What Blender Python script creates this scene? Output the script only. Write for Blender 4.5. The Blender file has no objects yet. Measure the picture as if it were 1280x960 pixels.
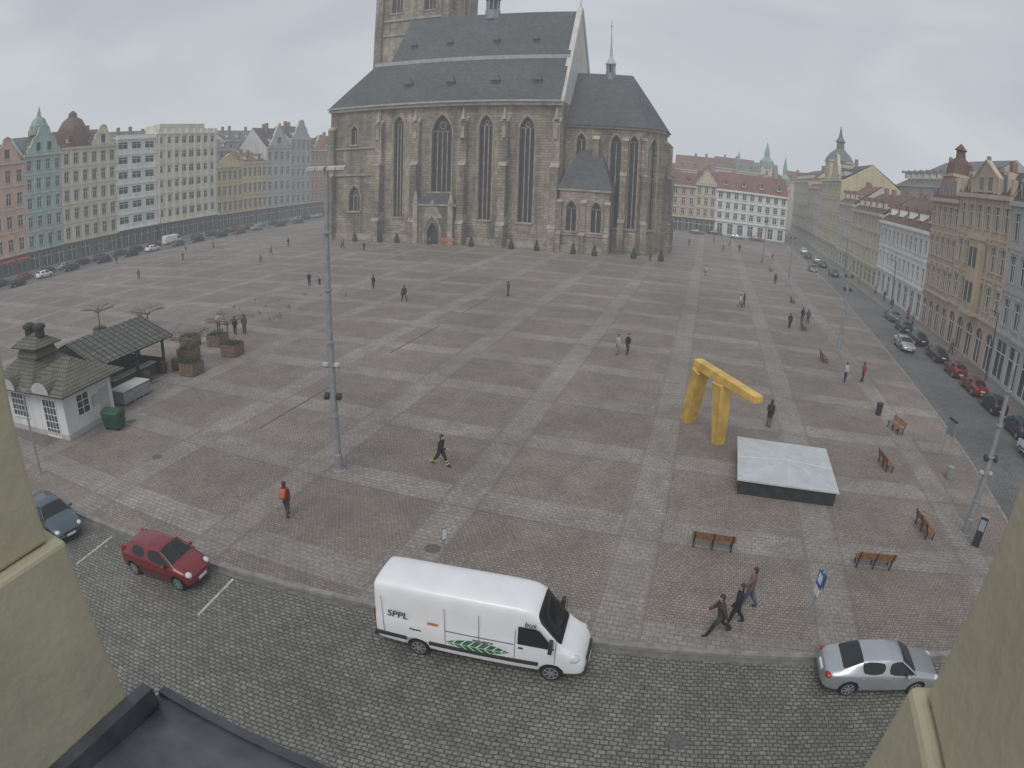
import bpy, bmesh, math, random
from mathutils import Matrix, Vector
random.seed(7)
D=bpy.data
COL=bpy.context.scene.collection
# ------------------------------------------------------------------ materials
def nodes(m):
    m.use_nodes=True
    nt=m.node_tree; return nt,nt.nodes,nt.links
MC={}
def mat(name,col,rough=.8,metal=0.,var=.15,scale=3.,bump=0.,bscale=None,spec=None,kind='noise',coat=0.):
    if name in MC: return MC[name]
    m=D.materials.new(name); nt,N,L=nodes(m); b=N['Principled BSDF']
    b.inputs['Roughness'].default_value=rough; b.inputs['Metallic'].default_value=metal
    if spec is not None: b.inputs['Specular IOR Level'].default_value=spec
    if coat: b.inputs['Coat Weight'].default_value=coat
    tc=N.new('ShaderNodeTexCoord')
    n=N.new('ShaderNodeTexNoise'); n.inputs['Scale'].default_value=scale; n.inputs['Detail'].default_value=3
    L.new(tc.outputs['Object'],n.inputs['Vector'])
    cr=N.new('ShaderNodeValToRGB'); cr.color_ramp.elements[0].position=.3; cr.color_ramp.elements[1].position=.7
    c=Vector(col[:3])
    cr.color_ramp.elements[0].color=(*(c*(1-var)),1); cr.color_ramp.elements[1].color=(*(c*(1+var)),1)
    L.new(n.outputs['Fac'],cr.inputs['Fac']); L.new(cr.outputs['Color'],b.inputs['Base Color'])
    if bump:
        n2=N.new('ShaderNodeTexNoise'); n2.inputs['Scale'].default_value=bscale or scale*4; n2.inputs['Detail'].default_value=3
        L.new(tc.outputs['Object'],n2.inputs['Vector'])
        bp=N.new('ShaderNodeBump'); bp.inputs['Strength'].default_value=bump; bp.inputs['Distance'].default_value=.03
        L.new(n2.outputs['Fac'],bp.inputs['Height']); L.new(bp.outputs['Normal'],b.inputs['Normal'])
    MC[name]=m; return m
def plaster(name,col):
    # painted plaster with vertical dirt streaks
    if name in MC: return MC[name]
    m=D.materials.new(name); nt,N,L=nodes(m); b=N['Principled BSDF']; b.inputs['Roughness'].default_value=.85
    tc=N.new('ShaderNodeTexCoord'); mp=N.new('ShaderNodeMapping'); mp.inputs['Scale'].default_value=(1.3,1.3,.12)
    L.new(tc.outputs['Object'],mp.inputs['Vector'])
    n=N.new('ShaderNodeTexNoise'); n.inputs['Scale'].default_value=1.; n.inputs['Detail'].default_value=4; L.new(mp.outputs[0],n.inputs['Vector'])
    n2=N.new('ShaderNodeTexNoise'); n2.inputs['Scale'].default_value=.25; n2.inputs['Detail'].default_value=3; L.new(tc.outputs['Object'],n2.inputs['Vector'])
    ad=N.new('ShaderNodeMath'); ad.operation='ADD'; L.new(n.outputs['Fac'],ad.inputs[0]); L.new(n2.outputs['Fac'],ad.inputs[1])
    cr=N.new('ShaderNodeValToRGB'); cr.color_ramp.elements[0].position=.35; cr.color_ramp.elements[1].position=.62
    dv=N.new('ShaderNodeMath'); dv.operation='MULTIPLY'; dv.inputs[1].default_value=.5; L.new(ad.outputs[0],dv.inputs[0])
    c=Vector(col)
    cr.color_ramp.elements[0].color=(*(c*.74),1); cr.color_ramp.elements[1].color=(*(c*1.05),1)
    L.new(dv.outputs[0],cr.inputs['Fac']); L.new(cr.outputs['Color'],b.inputs['Base Color'])
    MC[name]=m; return m
def mixrgb(N,L,fac,a,b,mode='MIX'):
    x=N.new('ShaderNodeMix'); x.data_type='RGBA'; x.blend_type=mode
    for s,v in ((x.inputs[0],fac),(x.inputs[6],a),(x.inputs[7],b)):
        if isinstance(v,(int,float)): s.default_value=v
        elif isinstance(v,tuple): s.default_value=(*v,1) if len(v)==3 else v
        else: L.new(v,s)
    return x.outputs[2]
def mth(N,L,op,a,b=None,c=None):
    x=N.new('ShaderNodeMath'); x.operation=op
    for i,v in enumerate((a,b,c)):
        if v is None: continue
        if isinstance(v,(int,float)): x.inputs[i].default_value=v
        else: L.new(v,x.inputs[i])
    return x.outputs[0]
def bricktex(N,L,vec,w,h,mort,c1,c2,cm,off=.5,smooth=.3):
    t=N.new('ShaderNodeTexBrick'); t.offset=off
    L.new(vec,t.inputs['Vector']); t.inputs['Scale'].default_value=1
    t.inputs['Brick Width'].default_value=w; t.inputs['Row Height'].default_value=h
    t.inputs['Mortar Size'].default_value=mort; t.inputs['Mortar Smooth'].default_value=smooth
    t.inputs['Color1'].default_value=(*c1,1); t.inputs['Color2'].default_value=(*c2,1); t.inputs['Mortar'].default_value=(*cm,1)
    return t
def noise(N,L,vec,s,d=5,dist=0.):
    n=N.new('ShaderNodeTexNoise'); n.inputs['Scale'].default_value=s; n.inputs['Detail'].default_value=min(d,4); n.inputs['Distortion'].default_value=dist
    L.new(vec,n.inputs['Vector']); return n.outputs['Fac']
def ramp(N,L,f,stops):
    cr=N.new('ShaderNodeValToRGB'); e=cr.color_ramp.elements
    while len(e)<len(stops): e.new(.5)
    for i,(p,c) in enumerate(stops):
        e[i].position=p; e[i].color=(c,c,c,1) if isinstance(c,(int,float)) else (*c,1)
    L.new(f,cr.inputs['Fac']); return cr.outputs['Color']
def m_square():
    m=D.materials.new('square_paving'); nt,N,L=nodes(m); b=N['Principled BSDF']
    tc=N.new('ShaderNodeTexCoord'); v=tc.outputs['Object']
    sp=N.new('ShaderNodeSeparateXYZ'); L.new(v,sp.inputs[0])
    fx=mth(N,L,'FLOORED_MODULO',mth(N,L,'ADD',sp.outputs[0],2.2),8.35)
    fy=mth(N,L,'FLOORED_MODULO',mth(N,L,'ADD',sp.outputs[1],-25.3),7.35)
    px=mth(N,L,'LESS_THAN',fx,1.85); py=mth(N,L,'GREATER_THAN',fy,5.45)
    stripe=mth(N,L,'MAXIMUM',px,py)
    t1=bricktex(N,L,v,.19,.16,.02,(.282,.236,.205),(.212,.18,.158),(.122,.107,.095))
    t2=bricktex(N,L,v,.34,.26,.022,(.315,.287,.262),(.252,.23,.211),(.158,.145,.132))
    wear=ramp(N,L,noise(N,L,v,.11,3,.3),[(.35,.5),(.62,1.)])
    col=mixrgb(N,L,mth(N,L,'MULTIPLY',stripe,wear),t1.outputs['Color'],t2.outputs['Color'])
    ex=mth(N,L,'LESS_THAN',mth(N,L,'ABSOLUTE',mth(N,L,'SUBTRACT',fx,1.85)),.1)
    ex2=mth(N,L,'LESS_THAN',mth(N,L,'ABSOLUTE',mth(N,L,'SUBTRACT',fx,.1)),.1)
    ey=mth(N,L,'LESS_THAN',mth(N,L,'ABSOLUTE',mth(N,L,'SUBTRACT',fy,5.45)),.1)
    e=mth(N,L,'MAXIMUM',mth(N,L,'MAXIMUM',ex,ey),ex2)
    col=mixrgb(N,L,mth(N,L,'MULTIPLY',e,.45),col,(.15,.133,.12))
    # per-panel tint
    wn=N.new('ShaderNodeTexWhiteNoise'); wn.noise_dimensions='2D'
    cb=N.new('ShaderNodeCombineXYZ'); L.new(mth(N,L,'FLOOR',mth(N,L,'DIVIDE',mth(N,L,'ADD',sp.outputs[0],2.2),8.35)),cb.inputs[0]); L.new(mth(N,L,'FLOOR',mth(N,L,'DIVIDE',mth(N,L,'ADD',sp.outputs[1],-25.3),7.35)),cb.inputs[1]); L.new(cb.outputs[0],wn.inputs['Vector'])
    col=mixrgb(N,L,1.,col,ramp(N,L,wn.outputs['Value'],[(0.,.93),(1.,1.06)]),'MULTIPLY')
    big=ramp(N,L,noise(N,L,v,.07,4,.8),[(.3,.8),(.7,1.14)])
    mid=ramp(N,L,noise(N,L,v,.6,4,.5),[(.3,.84),(.7,1.12)])
    sm=ramp(N,L,noise(N,L,v,6,2),[(.3,.8),(.7,1.18)])
    col=mixrgb(N,L,1.,col,big,'MULTIPLY'); col=mixrgb(N,L,1.,col,mid,'MULTIPLY'); col=mixrgb(N,L,1.,col,sm,'MULTIPLY')
    vo=N.new('ShaderNodeTexVoronoi'); vo.inputs['Scale'].default_value=.55; L.new(v,vo.inputs['Vector'])
    st=mth(N,L,'LESS_THAN',vo.outputs['Distance'],.07)
    col=mixrgb(N,L,mth(N,L,'MULTIPLY',st,.35),col,(.09,.08,.075))
    L.new(col,b.inputs['Base Color']); b.inputs['Roughness'].default_value=.75
    return m
def m_cobble(name,c1,c2,cm,w,h,mo,rot=.09):
    m=D.materials.new(name); nt,N,L=nodes(m); b=N['Principled BSDF']
    tc=N.new('ShaderNodeTexCoord'); mp=N.new('ShaderNodeMapping'); mp.inputs['Rotation'].default_value=(0,0,-rot); L.new(tc.outputs['Object'],mp.inputs['Vector'])
    v=mp.outputs[0]
    nz=N.new('ShaderNodeTexNoise'); nz.inputs['Scale'].default_value=1.2; L.new(v,nz.inputs['Vector'])
    ad=N.new('ShaderNodeVectorMath'); ad.operation='MULTIPLY_ADD'; L.new(nz.outputs['Color'],ad.inputs[0]); ad.inputs[1].default_value=(.2,.2,0); L.new(v,ad.inputs[2])
    v2=ad.outputs[0]
    t=bricktex(N,L,v2,w,h,mo,c1,c2,cm,smooth=.6)
    col=t.outputs['Color']
    for s,a,c in ((.13,.75,1.18),(1.1,.85,1.12),(9,.72,1.28)):
        col=mixrgb(N,L,1.,col,ramp(N,L,noise(N,L,v,s,3,.4),[(.3,a),(.7,c)]),'MULTIPLY')
    L.new(col,b.inputs['Base Color']); b.inputs['Roughness'].default_value=.6
    bp=N.new('ShaderNodeBump'); bp.inputs['Strength'].default_value=.8; bp.inputs['Distance'].default_value=.03
    L.new(mth(N,L,'SUBTRACT',1.,t.outputs['Fac']),bp.inputs['Height']); L.new(bp.outputs['Normal'],b.inputs['Normal'])
    return m
def m_stone(name,c1,c2,cm):
    m=D.materials.new(name); nt,N,L=nodes(m); b=N['Principled BSDF']
    tc=N.new('ShaderNodeTexCoord'); sp=N.new('ShaderNodeSeparateXYZ'); L.new(tc.outputs['Object'],sp.inputs[0])
    cb=N.new('ShaderNodeCombineXYZ'); L.new(mth(N,L,'ADD',sp.outputs[0],sp.outputs[1]),cb.inputs[0]); L.new(sp.outputs[2],cb.inputs[1])
    v=cb.outputs[0]; ob=tc.outputs['Object']
    t=bricktex(N,L,v,1.25,.52,.035,c1,c2,cm)
    col=t.outputs['Color']
    mp=N.new('ShaderNodeMapping'); mp.inputs['Scale'].default_value=(.5,.5,.06); L.new(ob,mp.inputs['Vector'])
    for vec,s,a,c in ((ob,.1,.6,1.25),(ob,.8,.75,1.2),(mp.outputs[0],1.,.5,1.3)):
        col=mixrgb(N,L,1.,col,ramp(N,L,noise(N,L,vec,s,4,.5),[(.3,a),(.7,c)]),'MULTIPLY')
    L.new(col,b.inputs['Base Color']); b.inputs['Roughness'].default_value=.9
    return m
def m_roof(name,c,w=.5,h=.3):
    m=D.materials.new(name); nt,N,L=nodes(m); b=N['Principled BSDF']
    tc=N.new('ShaderNodeTexCoord'); sp=N.new('ShaderNodeSeparateXYZ'); L.new(tc.outputs['Object'],sp.inputs[0])
    cb=N.new('ShaderNodeCombineXYZ'); L.new(mth(N,L,'ADD',sp.outputs[0],sp.outputs[1]),cb.inputs[0]); L.new(sp.outputs[2],cb.inputs[1])
    cc=Vector(c)
    t=bricktex(N,L,cb.outputs[0],w,h,.03,tuple(cc*1.12),tuple(cc*.85),tuple(cc*.5))
    col=t.outputs['Color']
    for s,a,e in ((.1,.8,1.2),(1.0,.8,1.2)):
        col=mixrgb(N,L,1.,col,ramp(N,L,noise(N,L,tc.outputs['Object'],s,4,.5),[(.3,a),(.7,e)]),'MULTIPLY')
    L.new(col,b.inputs['Base Color']); b.inputs['Roughness'].default_value=.7
    return m
M_SQ=m_square()
M_ROAD=m_cobble('road_cobbles',(.22,.213,.19),(.145,.142,.126),(.062,.06,.053),.25,.17,.025)
M_STREET=m_cobble('street_setts',(.17,.17,.165),(.14,.14,.137),(.1,.1,.098),.3,.2,.03,0)
M_WALK=m_cobble('sidewalk_setts',(.26,.245,.23),(.2,.19,.18),(.11,.1,.1),.25,.25,.02,0)
M_GROUND=mat('ground_mat',(.2,.19,.18),.9,var=.2,scale=.05)
M_STONE=m_stone('church_sandstone',(.385,.325,.25),(.26,.225,.178),(.145,.125,.1))
M_STONED=mat('dressed_stone',(.33,.29,.235),.9,var=.35,scale=.7)
M_SLATE=m_roof('slate_roof',(.075,.08,.086),.6,.35)
M_TILE=m_roof('red_tile_roof',(.2,.085,.06),.4,.3)
M_BTILE=m_roof('brown_tile_roof',(.14,.075,.058),.4,.3)
M_GROOF=m_roof('grey_roof',(.13,.14,.145),.5,.4)
M_COPPER=mat('patina_copper',(.22,.31,.28),.6,var=.25,scale=1.)
M_GLASS=mat('window_glass',(.05,.058,.066),.15,var=.5,scale=.35)
M_CGLASS=mat('leaded_glass',(.028,.03,.035),.35,var=.5,scale=1.5)
M_WHITE=mat('white_paint',(.72,.72,.7),.6,var=.08)
M_TRIM=mat('trim_cream',(.5,.46,.38),.8,var=.15,scale=.8)
M_GREYTRIM=mat('trim_grey',(.42,.42,.4),.8,var=.15,scale=.8)
M_DARK=mat('dark_metal',(.03,.032,.034),.5,var=.2)
M_BLACK=mat('black_rubber',(.012,.012,.012),.7,var=.2,scale=8)
M_GALV=mat('galvanised_steel',(.3,.31,.32),.6,.3,var=.15,scale=4)
M_KERB=mat('granite_kerb',(.235,.222,.205),.8,var=.25,scale=2.5)
M_WOOD=mat('wood_slats',(.25,.12,.055),.65,var=.35,scale=6)
M_SKIN=mat('skin',(.5,.3,.22),.6,var=.05)
# ------------------------------------------------------------------ mesh builder
class MB:
    def __init__(s): s.v=[];s.f=[];s.m=[];s.mats=[];s.T=None
    def mi(s,m):
        if m not in s.mats: s.mats.append(m)
        return s.mats.index(m)
    def add(s,vs,fs,m):
        o=len(s.v); T=s.T
        s.v+= [tuple(T@Vector(p)) if T else tuple(p) for p in vs]
        k=s.mi(m)
        for f in fs: s.f.append([i+o for i in f]); s.m.append(k)
    def quad(s,a,b,c,d,m): s.add([a,b,c,d],[(0,1,2,3)],m)
    def poly(s,ps,m): s.add(ps,[tuple(range(len(ps)))],m)
    def box(s,x0,x1,y0,y1,z0,z1,m):
        s.add([(x0,y0,z0),(x1,y0,z0),(x1,y1,z0),(x0,y1,z0),(x0,y0,z1),(x1,y0,z1),(x1,y1,z1),(x0,y1,z1)],
              [(3,2,1,0),(4,5,6,7),(0,1,5,4),(1,2,6,5),(2,3,7,6),(3,0,4,7)],m)
    def hexa(s,b,t,m): # bottom 4, top 4
        s.add(list(b)+list(t),[(3,2,1,0),(4,5,6,7),(0,1,5,4),(1,2,6,5),(2,3,7,6),(3,0,4,7)],m)
    def tube(s,p0,p1,r0,r1,m,n=8,cap=True):
        p0=Vector(p0);p1=Vector(p1);d=(p1-p0)
        if d.length<1e-6: return
        d.normalize(); a=d.orthogonal().normalized(); b=d.cross(a)
        vs=[];
        for k in range(n):
            an=2*math.pi*k/n+.2; e=a*math.cos(an)+b*math.sin(an); vs.append(p0+e*r0); vs.append(p1+e*r1)
        fs=[(2*k,(2*k+2)%(2*n),(2*k+3)%(2*n),2*k+1) for k in range(n)]
        if cap: fs+= [tuple(2*k for k in range(n))[::-1],tuple(2*k+1 for k in range(n))]
        s.add(vs,fs,m)
    def prism(s,pts,z0,z1,m,mt=None):
        n=len(pts); vs=[(x,y,z0) for x,y in pts]+[(x,y,z1) for x,y in pts]
        s.add(vs,[(i,(i+1)%n,n+(i+1)%n,n+i) for i in range(n)],m)
        s.poly([(x,y,z1) for x,y in pts],mt or m); s.poly([(x,y,z0) for x,y in pts][::-1],m)
    def cone(s,pts,z0,apex,m):
        n=len(pts); s.add([(x,y,z0) for x,y in pts]+[apex],[(i,(i+1)%n,n) for i in range(n)],m)
    def lathe(s,cx,cy,prof,m,n=12):
        vs=[];fs=[]
        for r,z in prof:
            for k in range(n): a=2*math.pi*k/n; vs.append((cx+r*math.cos(a),cy+r*math.sin(a),z))
        for i in range(len(prof)-1):
            for k in range(n): fs.append((i*n+k,i*n+(k+1)%n,(i+1)*n+(k+1)%n,(i+1)*n+k))
        fs.append(tuple(range(n))[::-1]); fs.append(tuple((len(prof)-1)*n+k for k in range(n)))
        s.add(vs,fs,m)
    def ell(s,c,r,m,nu=10,nv=7,z0=-1.):
        vs=[];fs=[]
        for i in range(nv+1):
            ph=math.asin(max(-1,z0))+(math.pi/2-math.asin(max(-1,z0)))*i/nv
            for k in range(nu):
                a=2*math.pi*k/nu; vs.append((c[0]+r[0]*math.cos(ph)*math.cos(a),c[1]+r[1]*math.cos(ph)*math.sin(a),c[2]+r[2]*math.sin(ph)))
        for i in range(nv):
            for k in range(nu): fs.append((i*nu+k,i*nu+(k+1)%nu,(i+1)*nu+(k+1)%nu,(i+1)*nu+k))
        s.add(vs,fs,m)
    def mesh(s,name,smooth=False):
        me=D.meshes.new(name); me.from_pydata([tuple(v) for v in s.v],[],s.f)
        for m in s.mats: me.materials.append(m)
        for p,k in zip(me.polygons,s.m): p.material_index=k; p.use_smooth=smooth
        me.update(); return me
    def obj(s,name,parent=None,smooth=False,loc=None,rotz=0,bevel=0):
        o=D.objects.new(name,s.mesh(name,smooth)); COL.objects.link(o)
        if parent: o.parent=parent
        if loc: o.location=loc
        o.rotation_euler=(0,0,rotz)
        if bevel:
            md=o.modifiers.new('bevel','BEVEL'); md.width=bevel; md.segments=2; md.limit_method='ANGLE'
        return o
def empty(name,loc=(0,0,0),rotz=0):
    e=D.objects.new(name,None); COL.objects.link(e); e.location=loc; e.rotation_euler=(0,0,rotz); e.empty_display_size=.3; return e
# ------------------------------------------------------------------ facade system
def opening_pts(s0,s1,z0,z1,kind):
    w=s1-s0; c=(s0+s1)/2
    if kind=='rect': L=[(s0,z0),(s0,z1)]; R=[(s1,z1),(s1,z0)]; return L,R
    rise={'round':w/2,'point':w*.95,'seg':w*.2}[kind]; zs=z1-rise; L=[(s0,z0)]
    n=6
    for i in range(n+1):
        t=i/n
        if kind=='point':
            R_=(rise*rise+w*w/4)/w; cx=s0+R_; a1=math.asin(min(1,rise/R_)); a=a1*t
            L.append((cx-R_*math.cos(a),zs+R_*math.sin(a)))
        else:
            a=math.pi/2*t; L.append((c-w/2*math.cos(a),zs+rise*math.sin(a)))
    L[-1]=(c,z1)
    R=[(2*c-x,z) for x,z in L[::-1]]
    return L,R
def cell(W,G,M,s0,s1,z0,z1,op,wm,gm,depth=.2):
    a,b,c,d,kind=op
    L,R=opening_pts(a,b,c,d,kind)
    q=lambda p1,p2,p3,p4: W.quad(M(*p1),M(*p2),M(*p3),M(*p4),wm)
    if c>z0+1e-3: q((s0,z0,0),(s1,z0,0),(s1,c,0),(s0,c,0))
    if z1>d+1e-3: q((s0,d,0),(s1,d,0),(s1,z1,0),(s0,z1,0))
    for i in range(len(L)-1):
        x,z=L[i]; x2,z2=L[i+1]
        q((s0,z,0),(x,z,0),(x2,z2,0),(s0,z2,0))
    for i in range(len(R)-1):
        x,z=R[i]; x2,z2=R[i+1]
        q((s1,z,0),(x,z,0),(x2,z2,0),(s1,z2,0))
    P=L+(R[1:] if kind!='rect' else R); n=len(P)
    for i in range(n):
        x,z=P[i]; x2,z2=P[(i+1)%n]
        q((x,z,0),(x2,z2,0),(x2,z2,-depth),(x,z,-depth))
    G.poly([M(x,z,-depth+.004) for x,z in P],gm)
def mbox(B,M,s0,s1,z0,z1,d0,d1,m):
    B.hexa([M(s0,z0,d0),M(s1,z0,d0),M(s1,z0,d1),M(s0,z0,d1)],[M(s0,z1,d0),M(s1,z1,d0),M(s1,z1,d1),M(s0,z1,d1)],m)
def facade(Wl,Gl,Tr,M,width,rows,wm,trim,frame,detail=2,start=0.):
    for r in rows:
        z0,z1,n,ww,wh,sill,kind=r[:7]; opt=r[7] if len(r)>7 else {}
        cw=width/n; gm=opt.get('glass',M_GLASS); wmat=opt.get('wall',wm)
        for i in range(n):
            a=start+i*cw; c=a+cw/2; s0=c-ww/2; s1=c+ww/2
            cell(Wl,Gl,M,a,a+cw,z0,z1,(s0,s1,z0+sill,z0+sill+wh,kind),wmat,gm,opt.get('depth',.22))
            zt=z0+sill+wh; zb=z0+sill
            if detail>=1:
                mbox(Tr,M,c-.05,c+.05,zb,zt-(.05 if kind=='rect' else ww*.2),-.2,-.13,frame)
                mbox(Tr,M,s0,s1,zb+wh*.66,zb+wh*.66+.09,-.205,-.12,frame)
                mbox(Tr,M,s0,s0+.08,zb,zt-(0 if kind=='rect' else ww*.5),-.2,-.11,frame)
                mbox(Tr,M,s1-.08,s1,zb,zt-(0 if kind=='rect' else ww*.5),-.2,-.11,frame)
            if detail>=2 and not opt.get('plain'):
                mbox(Tr,M,s0-.22,s1+.22,zb-.16,zb,-.002,.16,trim)
                if kind=='rect':
                    mbox(Tr,M,s0-.18,s0-.002,zb,zt,-.002,.06,trim); mbox(Tr,M,s1+.002,s1+.18,zb,zt,-.002,.06,trim)
                    mbox(Tr,M,s0-.25,s1+.25,zt,zt+.2,-.002,.09,trim)
                    if opt.get('ped'): 
                        Tr.hexa([M(s0-.3,zt+.25,0),M(s1+.3,zt+.25,0),M(s1+.3,zt+.25,.2),M(s0-.3,zt+.25,.2)],[M(c-.05,zt+.65,0),M(c+.05,zt+.65,0),M(c+.05,zt+.65,.2),M(c-.05,zt+.65,.2)],trim)
        if opt.get('cornice'):
            mbox(Tr,M,start-.1,start+width+.1,z1-.18,z1+.12,-.003,opt['cornice'],trim)
        if opt.get('pil'):
            for i in range(0,n+1):
                s=start+i*cw; s=min(max(s,start+.3),start+width-.3)
                mbox(Tr,M,s-.22,s+.22,z0+.13,z1-.19,-.002,.13,trim)
        if opt.get('awning'):
            for i in range(n):
                a=start+i*cw+.2;e=a+cw-.4
                Tr.hexa([M(a,z1-.9,.02),M(e,z1-.9,.02),M(e,z1-1.3,1.3),M(a,z1-1.3,1.3)],[M(a,z1-.8,.02),M(e,z1-.8,.02),M(e,z1-1.2,1.3),M(a,z1-1.2,1.3)],opt['awning'])
def MU(x,sgn):
    return lambda s,z,d: (x+sgn*d,s,z)
def MV(y,sgn):
    return lambda s,z,d: (s,y+sgn*d,z)
def building(name,M,s0,s1,depth,rows,wcol,roof,trim=None,frame=None,detail=2,chim=2,extra=None):
    trim=trim or M_TRIM; frame=frame or M_WHITE
    e=empty(name,M((s0+s1)/2,0,0)); inv=e.location.copy()
    wm=plaster('plaster_%d_%d_%d'%tuple(int(c*100) for c in wcol),wcol)
    Wl,Gl,Tr,Rf=MB(),MB(),MB(),MB()
    for b in (Wl,Gl,Tr,Rf): b.T=Matrix.Translation(-inv)
    facade(Wl,Gl,Tr,M,s1-s0,rows,wm,trim,frame,detail,s0)
    H=rows[-1][1]; z0=rows[0][0]
    Wl.quad(M(s0,z0,0),M(s0,z0,-depth),M(s0,H,-depth),M(s0,H,0),wm)
    Wl.quad(M(s1,z0,0),M(s1,z0,-depth),M(s1,H,-depth),M(s1,H,0),wm)
    Wl.quad(M(s0,z0,-depth),M(s1,z0,-depth),M(s1,H,-depth),M(s0,H,-depth),wm)
    Wl.quad(M(s0,z0,-1.2),M(s1,z0,-1.2),M(s1,H,-1.2),M(s0,H,-1.2),M_DARK)
    kind,rh,rm=roof
    mbox(Tr,M,s0-.02,s1+.02,H-.003,H+.35,-.3,.45,trim)
    if kind=='gable':
        hd=depth/2; z=H+.25
        Rf.quad(M(s0,z,.35),M(s1,z,.35),M(s1,z+rh,-hd),M(s0,z+rh,-hd),rm)
        Rf.quad(M(s0,z,-depth-.3),M(s1,z,-depth-.3),M(s1,z+rh,-hd),M(s0,z+rh,-hd),rm)
        for s in (s0,s1): Wl.poly([M(s,H,0),M(s,H,-depth),M(s,z+rh-.1,-hd)],wm)
        n=max(1,int((s1-s0)/5))
        for i in range(n):
            c=s0+(i+.5)*(s1-s0)/n
            dz=rh*.25
            mbox(Rf,M,c-.6,c+.6,z+dz,z+dz+1.3,-hd*.6,-hd*.12,trim)
            mbox(Gl,M,c-.4,c+.4,z+dz+.25,z+dz+1.1,-hd*.12,-hd*.12+.02,M_GLASS)
            Rf.hexa([M(c-.8,z+dz+1.3,-hd*.75),M(c+.8,z+dz+1.3,-hd*.75),M(c+.8,z+dz+1.3,-hd*.05),M(c-.8,z+dz+1.3,-hd*.05)],[M(c-.05,z+dz+1.9,-hd*.75),M(c+.05,z+dz+1.9,-hd*.75),M(c+.05,z+dz+1.9,-hd*.05),M(c-.05,z+dz+1.9,-hd*.05)],rm)
    elif kind=='flat':
        Rf.quad(M(s0,H+.3,0),M(s1,H+.3,0),M(s1,H+.3,-depth),M(s0,H+.3,-depth),rm)
        mbox(Tr,M,s0,s1,H+.35,H+.35+rh,-.35,0.02,trim)
    elif kind=='mansard':
        z=H+.3; hd=depth/2
        Rf.quad(M(s0,z,.2),M(s1,z,.2),M(s1,z+rh*.75,-1.6),M(s0,z+rh*.75,-1.6),rm)
        Rf.quad(M(s0,z+rh*.75,-1.6),M(s1,z+rh*.75,-1.6),M(s1,z+rh,-hd),M(s0,z+rh,-hd),rm)
        Rf.quad(M(s0,z+rh,-hd),M(s1,z+rh,-hd),M(s1,z,-depth),M(s0,z,-depth),rm)
        for s in (s0,s1): Wl.poly([M(s,H,0),M(s,z+rh*.73,-1.6),M(s,z+rh-.05,-hd),M(s,H,-depth)],wm)
        n=max(1,int((s1-s0)/4))
        for i in range(n):
            c=s0+(i+.5)*(s1-s0)/n
            mbox(Tr,M,c-.65,c+.65,z+.3,z+rh*.7,-1.7,-.1,trim); mbox(Gl,M,c-.4,c+.4,z+.5,z+rh*.6,-.1,-.08,M_GLASS)
    cm=mat('chimney_brick',(.27,.17,.13),.9,var=.3)
    rr=random.Random(int(s0*7))
    for i in range(chim):
        c=s0+(s1-s0)*rr.uniform(.1,.9); dd=-depth*rr.uniform(.35,.55)
        mbox(Tr,M,c-.5,c+.5,H,H+rh+rr.uniform(.8,1.8),dd-.4,dd+.4,cm)
    if extra: extra(Wl,Gl,Tr,Rf,M,wm,trim,H)
    Wl.obj('walls',e); Gl.obj('windows',e); Tr.obj('frames_and_cornices',e); Rf.obj('roof',e)
    return e
# ------------------------------------------------------------------ ground
g=MB(); g.quad((-1200,-300,-.14),(1200,-300,-.14),(1200,1500,-.14),(-1200,1500,-.14),M_GROUND); g.obj('ground')
KP=[(-112,8.0),(-60,11.4),(-27.7,14.0),(-16.8,14.75),(-9,15.55),(-1.9,16.3),(6.1,17.1),(13,17.75),(16.2,19),(18.3,22),(19.6,27.5),(20.4,39.6),(22.2,85),(23.6,125),(24.3,186),(-112,186)]
g=MB(); g.poly([(x,y,0) for x,y in KP],M_SQ)
n=len(KP)
for i in range(n):
    a=KP[i];b=KP[(i+1)%n]; g.quad((*a,-.16),(*b,-.16),(*b,0),(*a,0),M_KERB)
g.obj('town_square_pavement')
def strip(pts,w,z,m,B,side=1,h=None):
    for i in range(len(pts)-1):
        a=Vector((*pts[i],0));b=Vector((*pts[i+1],0));d=(b-a);L=d.length;d.normalize();nn=Vector((-d.y,d.x,0))*side
        k=max(1,int(L/1.0))
        for j in range(k):
            p=a+d*(L*j/k+.006);q=a+d*(L*(j+1)/k-.006)
            if h: B.hexa([p-nn*.02+Vector((0,0,z-h)),q-nn*.02+Vector((0,0,z-h)),q+nn*w+Vector((0,0,z-h)),p+nn*w+Vector((0,0,z-h))],[p-nn*.02+Vector((0,0,z)),q-nn*.02+Vector((0,0,z)),q+nn*w+Vector((0,0,z)),p+nn*w+Vector((0,0,z))],m)
            else: B.quad(p+Vector((0,0,z)),q+Vector((0,0,z)),q+nn*w+Vector((0,0,z)),p+nn*w+Vector((0,0,z)),m)
g=MB(); strip(KP[:15],.24,.012,M_KERB,g,1,.15); g.obj('kerb')
g=MB(); g.poly([(-160,-40,-.132),(60,-40,-.132),(60,30,-.132),(33,34,-.132),(20,34,-.132),(18,23,-.132),(12,18.2,-.132),(-30,14.5,-.132),(-160,6,-.132)],M_ROAD); g.obj('cobbled_road')
g=MB(); g.quad((19,24,-.128),(29.2,24,-.128),(29.2,420,-.128),(19,420,-.128),M_STREET)
g.obj('street')
g=MB(); g.quad((-129,0,-.124),(-111,0,-.124),(-111,330,-.124),(-129,330,-.124),M_STREET); g.obj('street')
g=MB(); g.box(29.2,34,30,420,-.16,0,M_WALK); g.obj('pavement')
g=MB(); strip([(29.05,30),(29.05,420)],.2,.006,M_KERB,g,-1,.13); g.obj('kerb')
g=MB(); g.box(-136,-129,20,330,-.16,0,M_WALK); g.obj('pavement')
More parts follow.
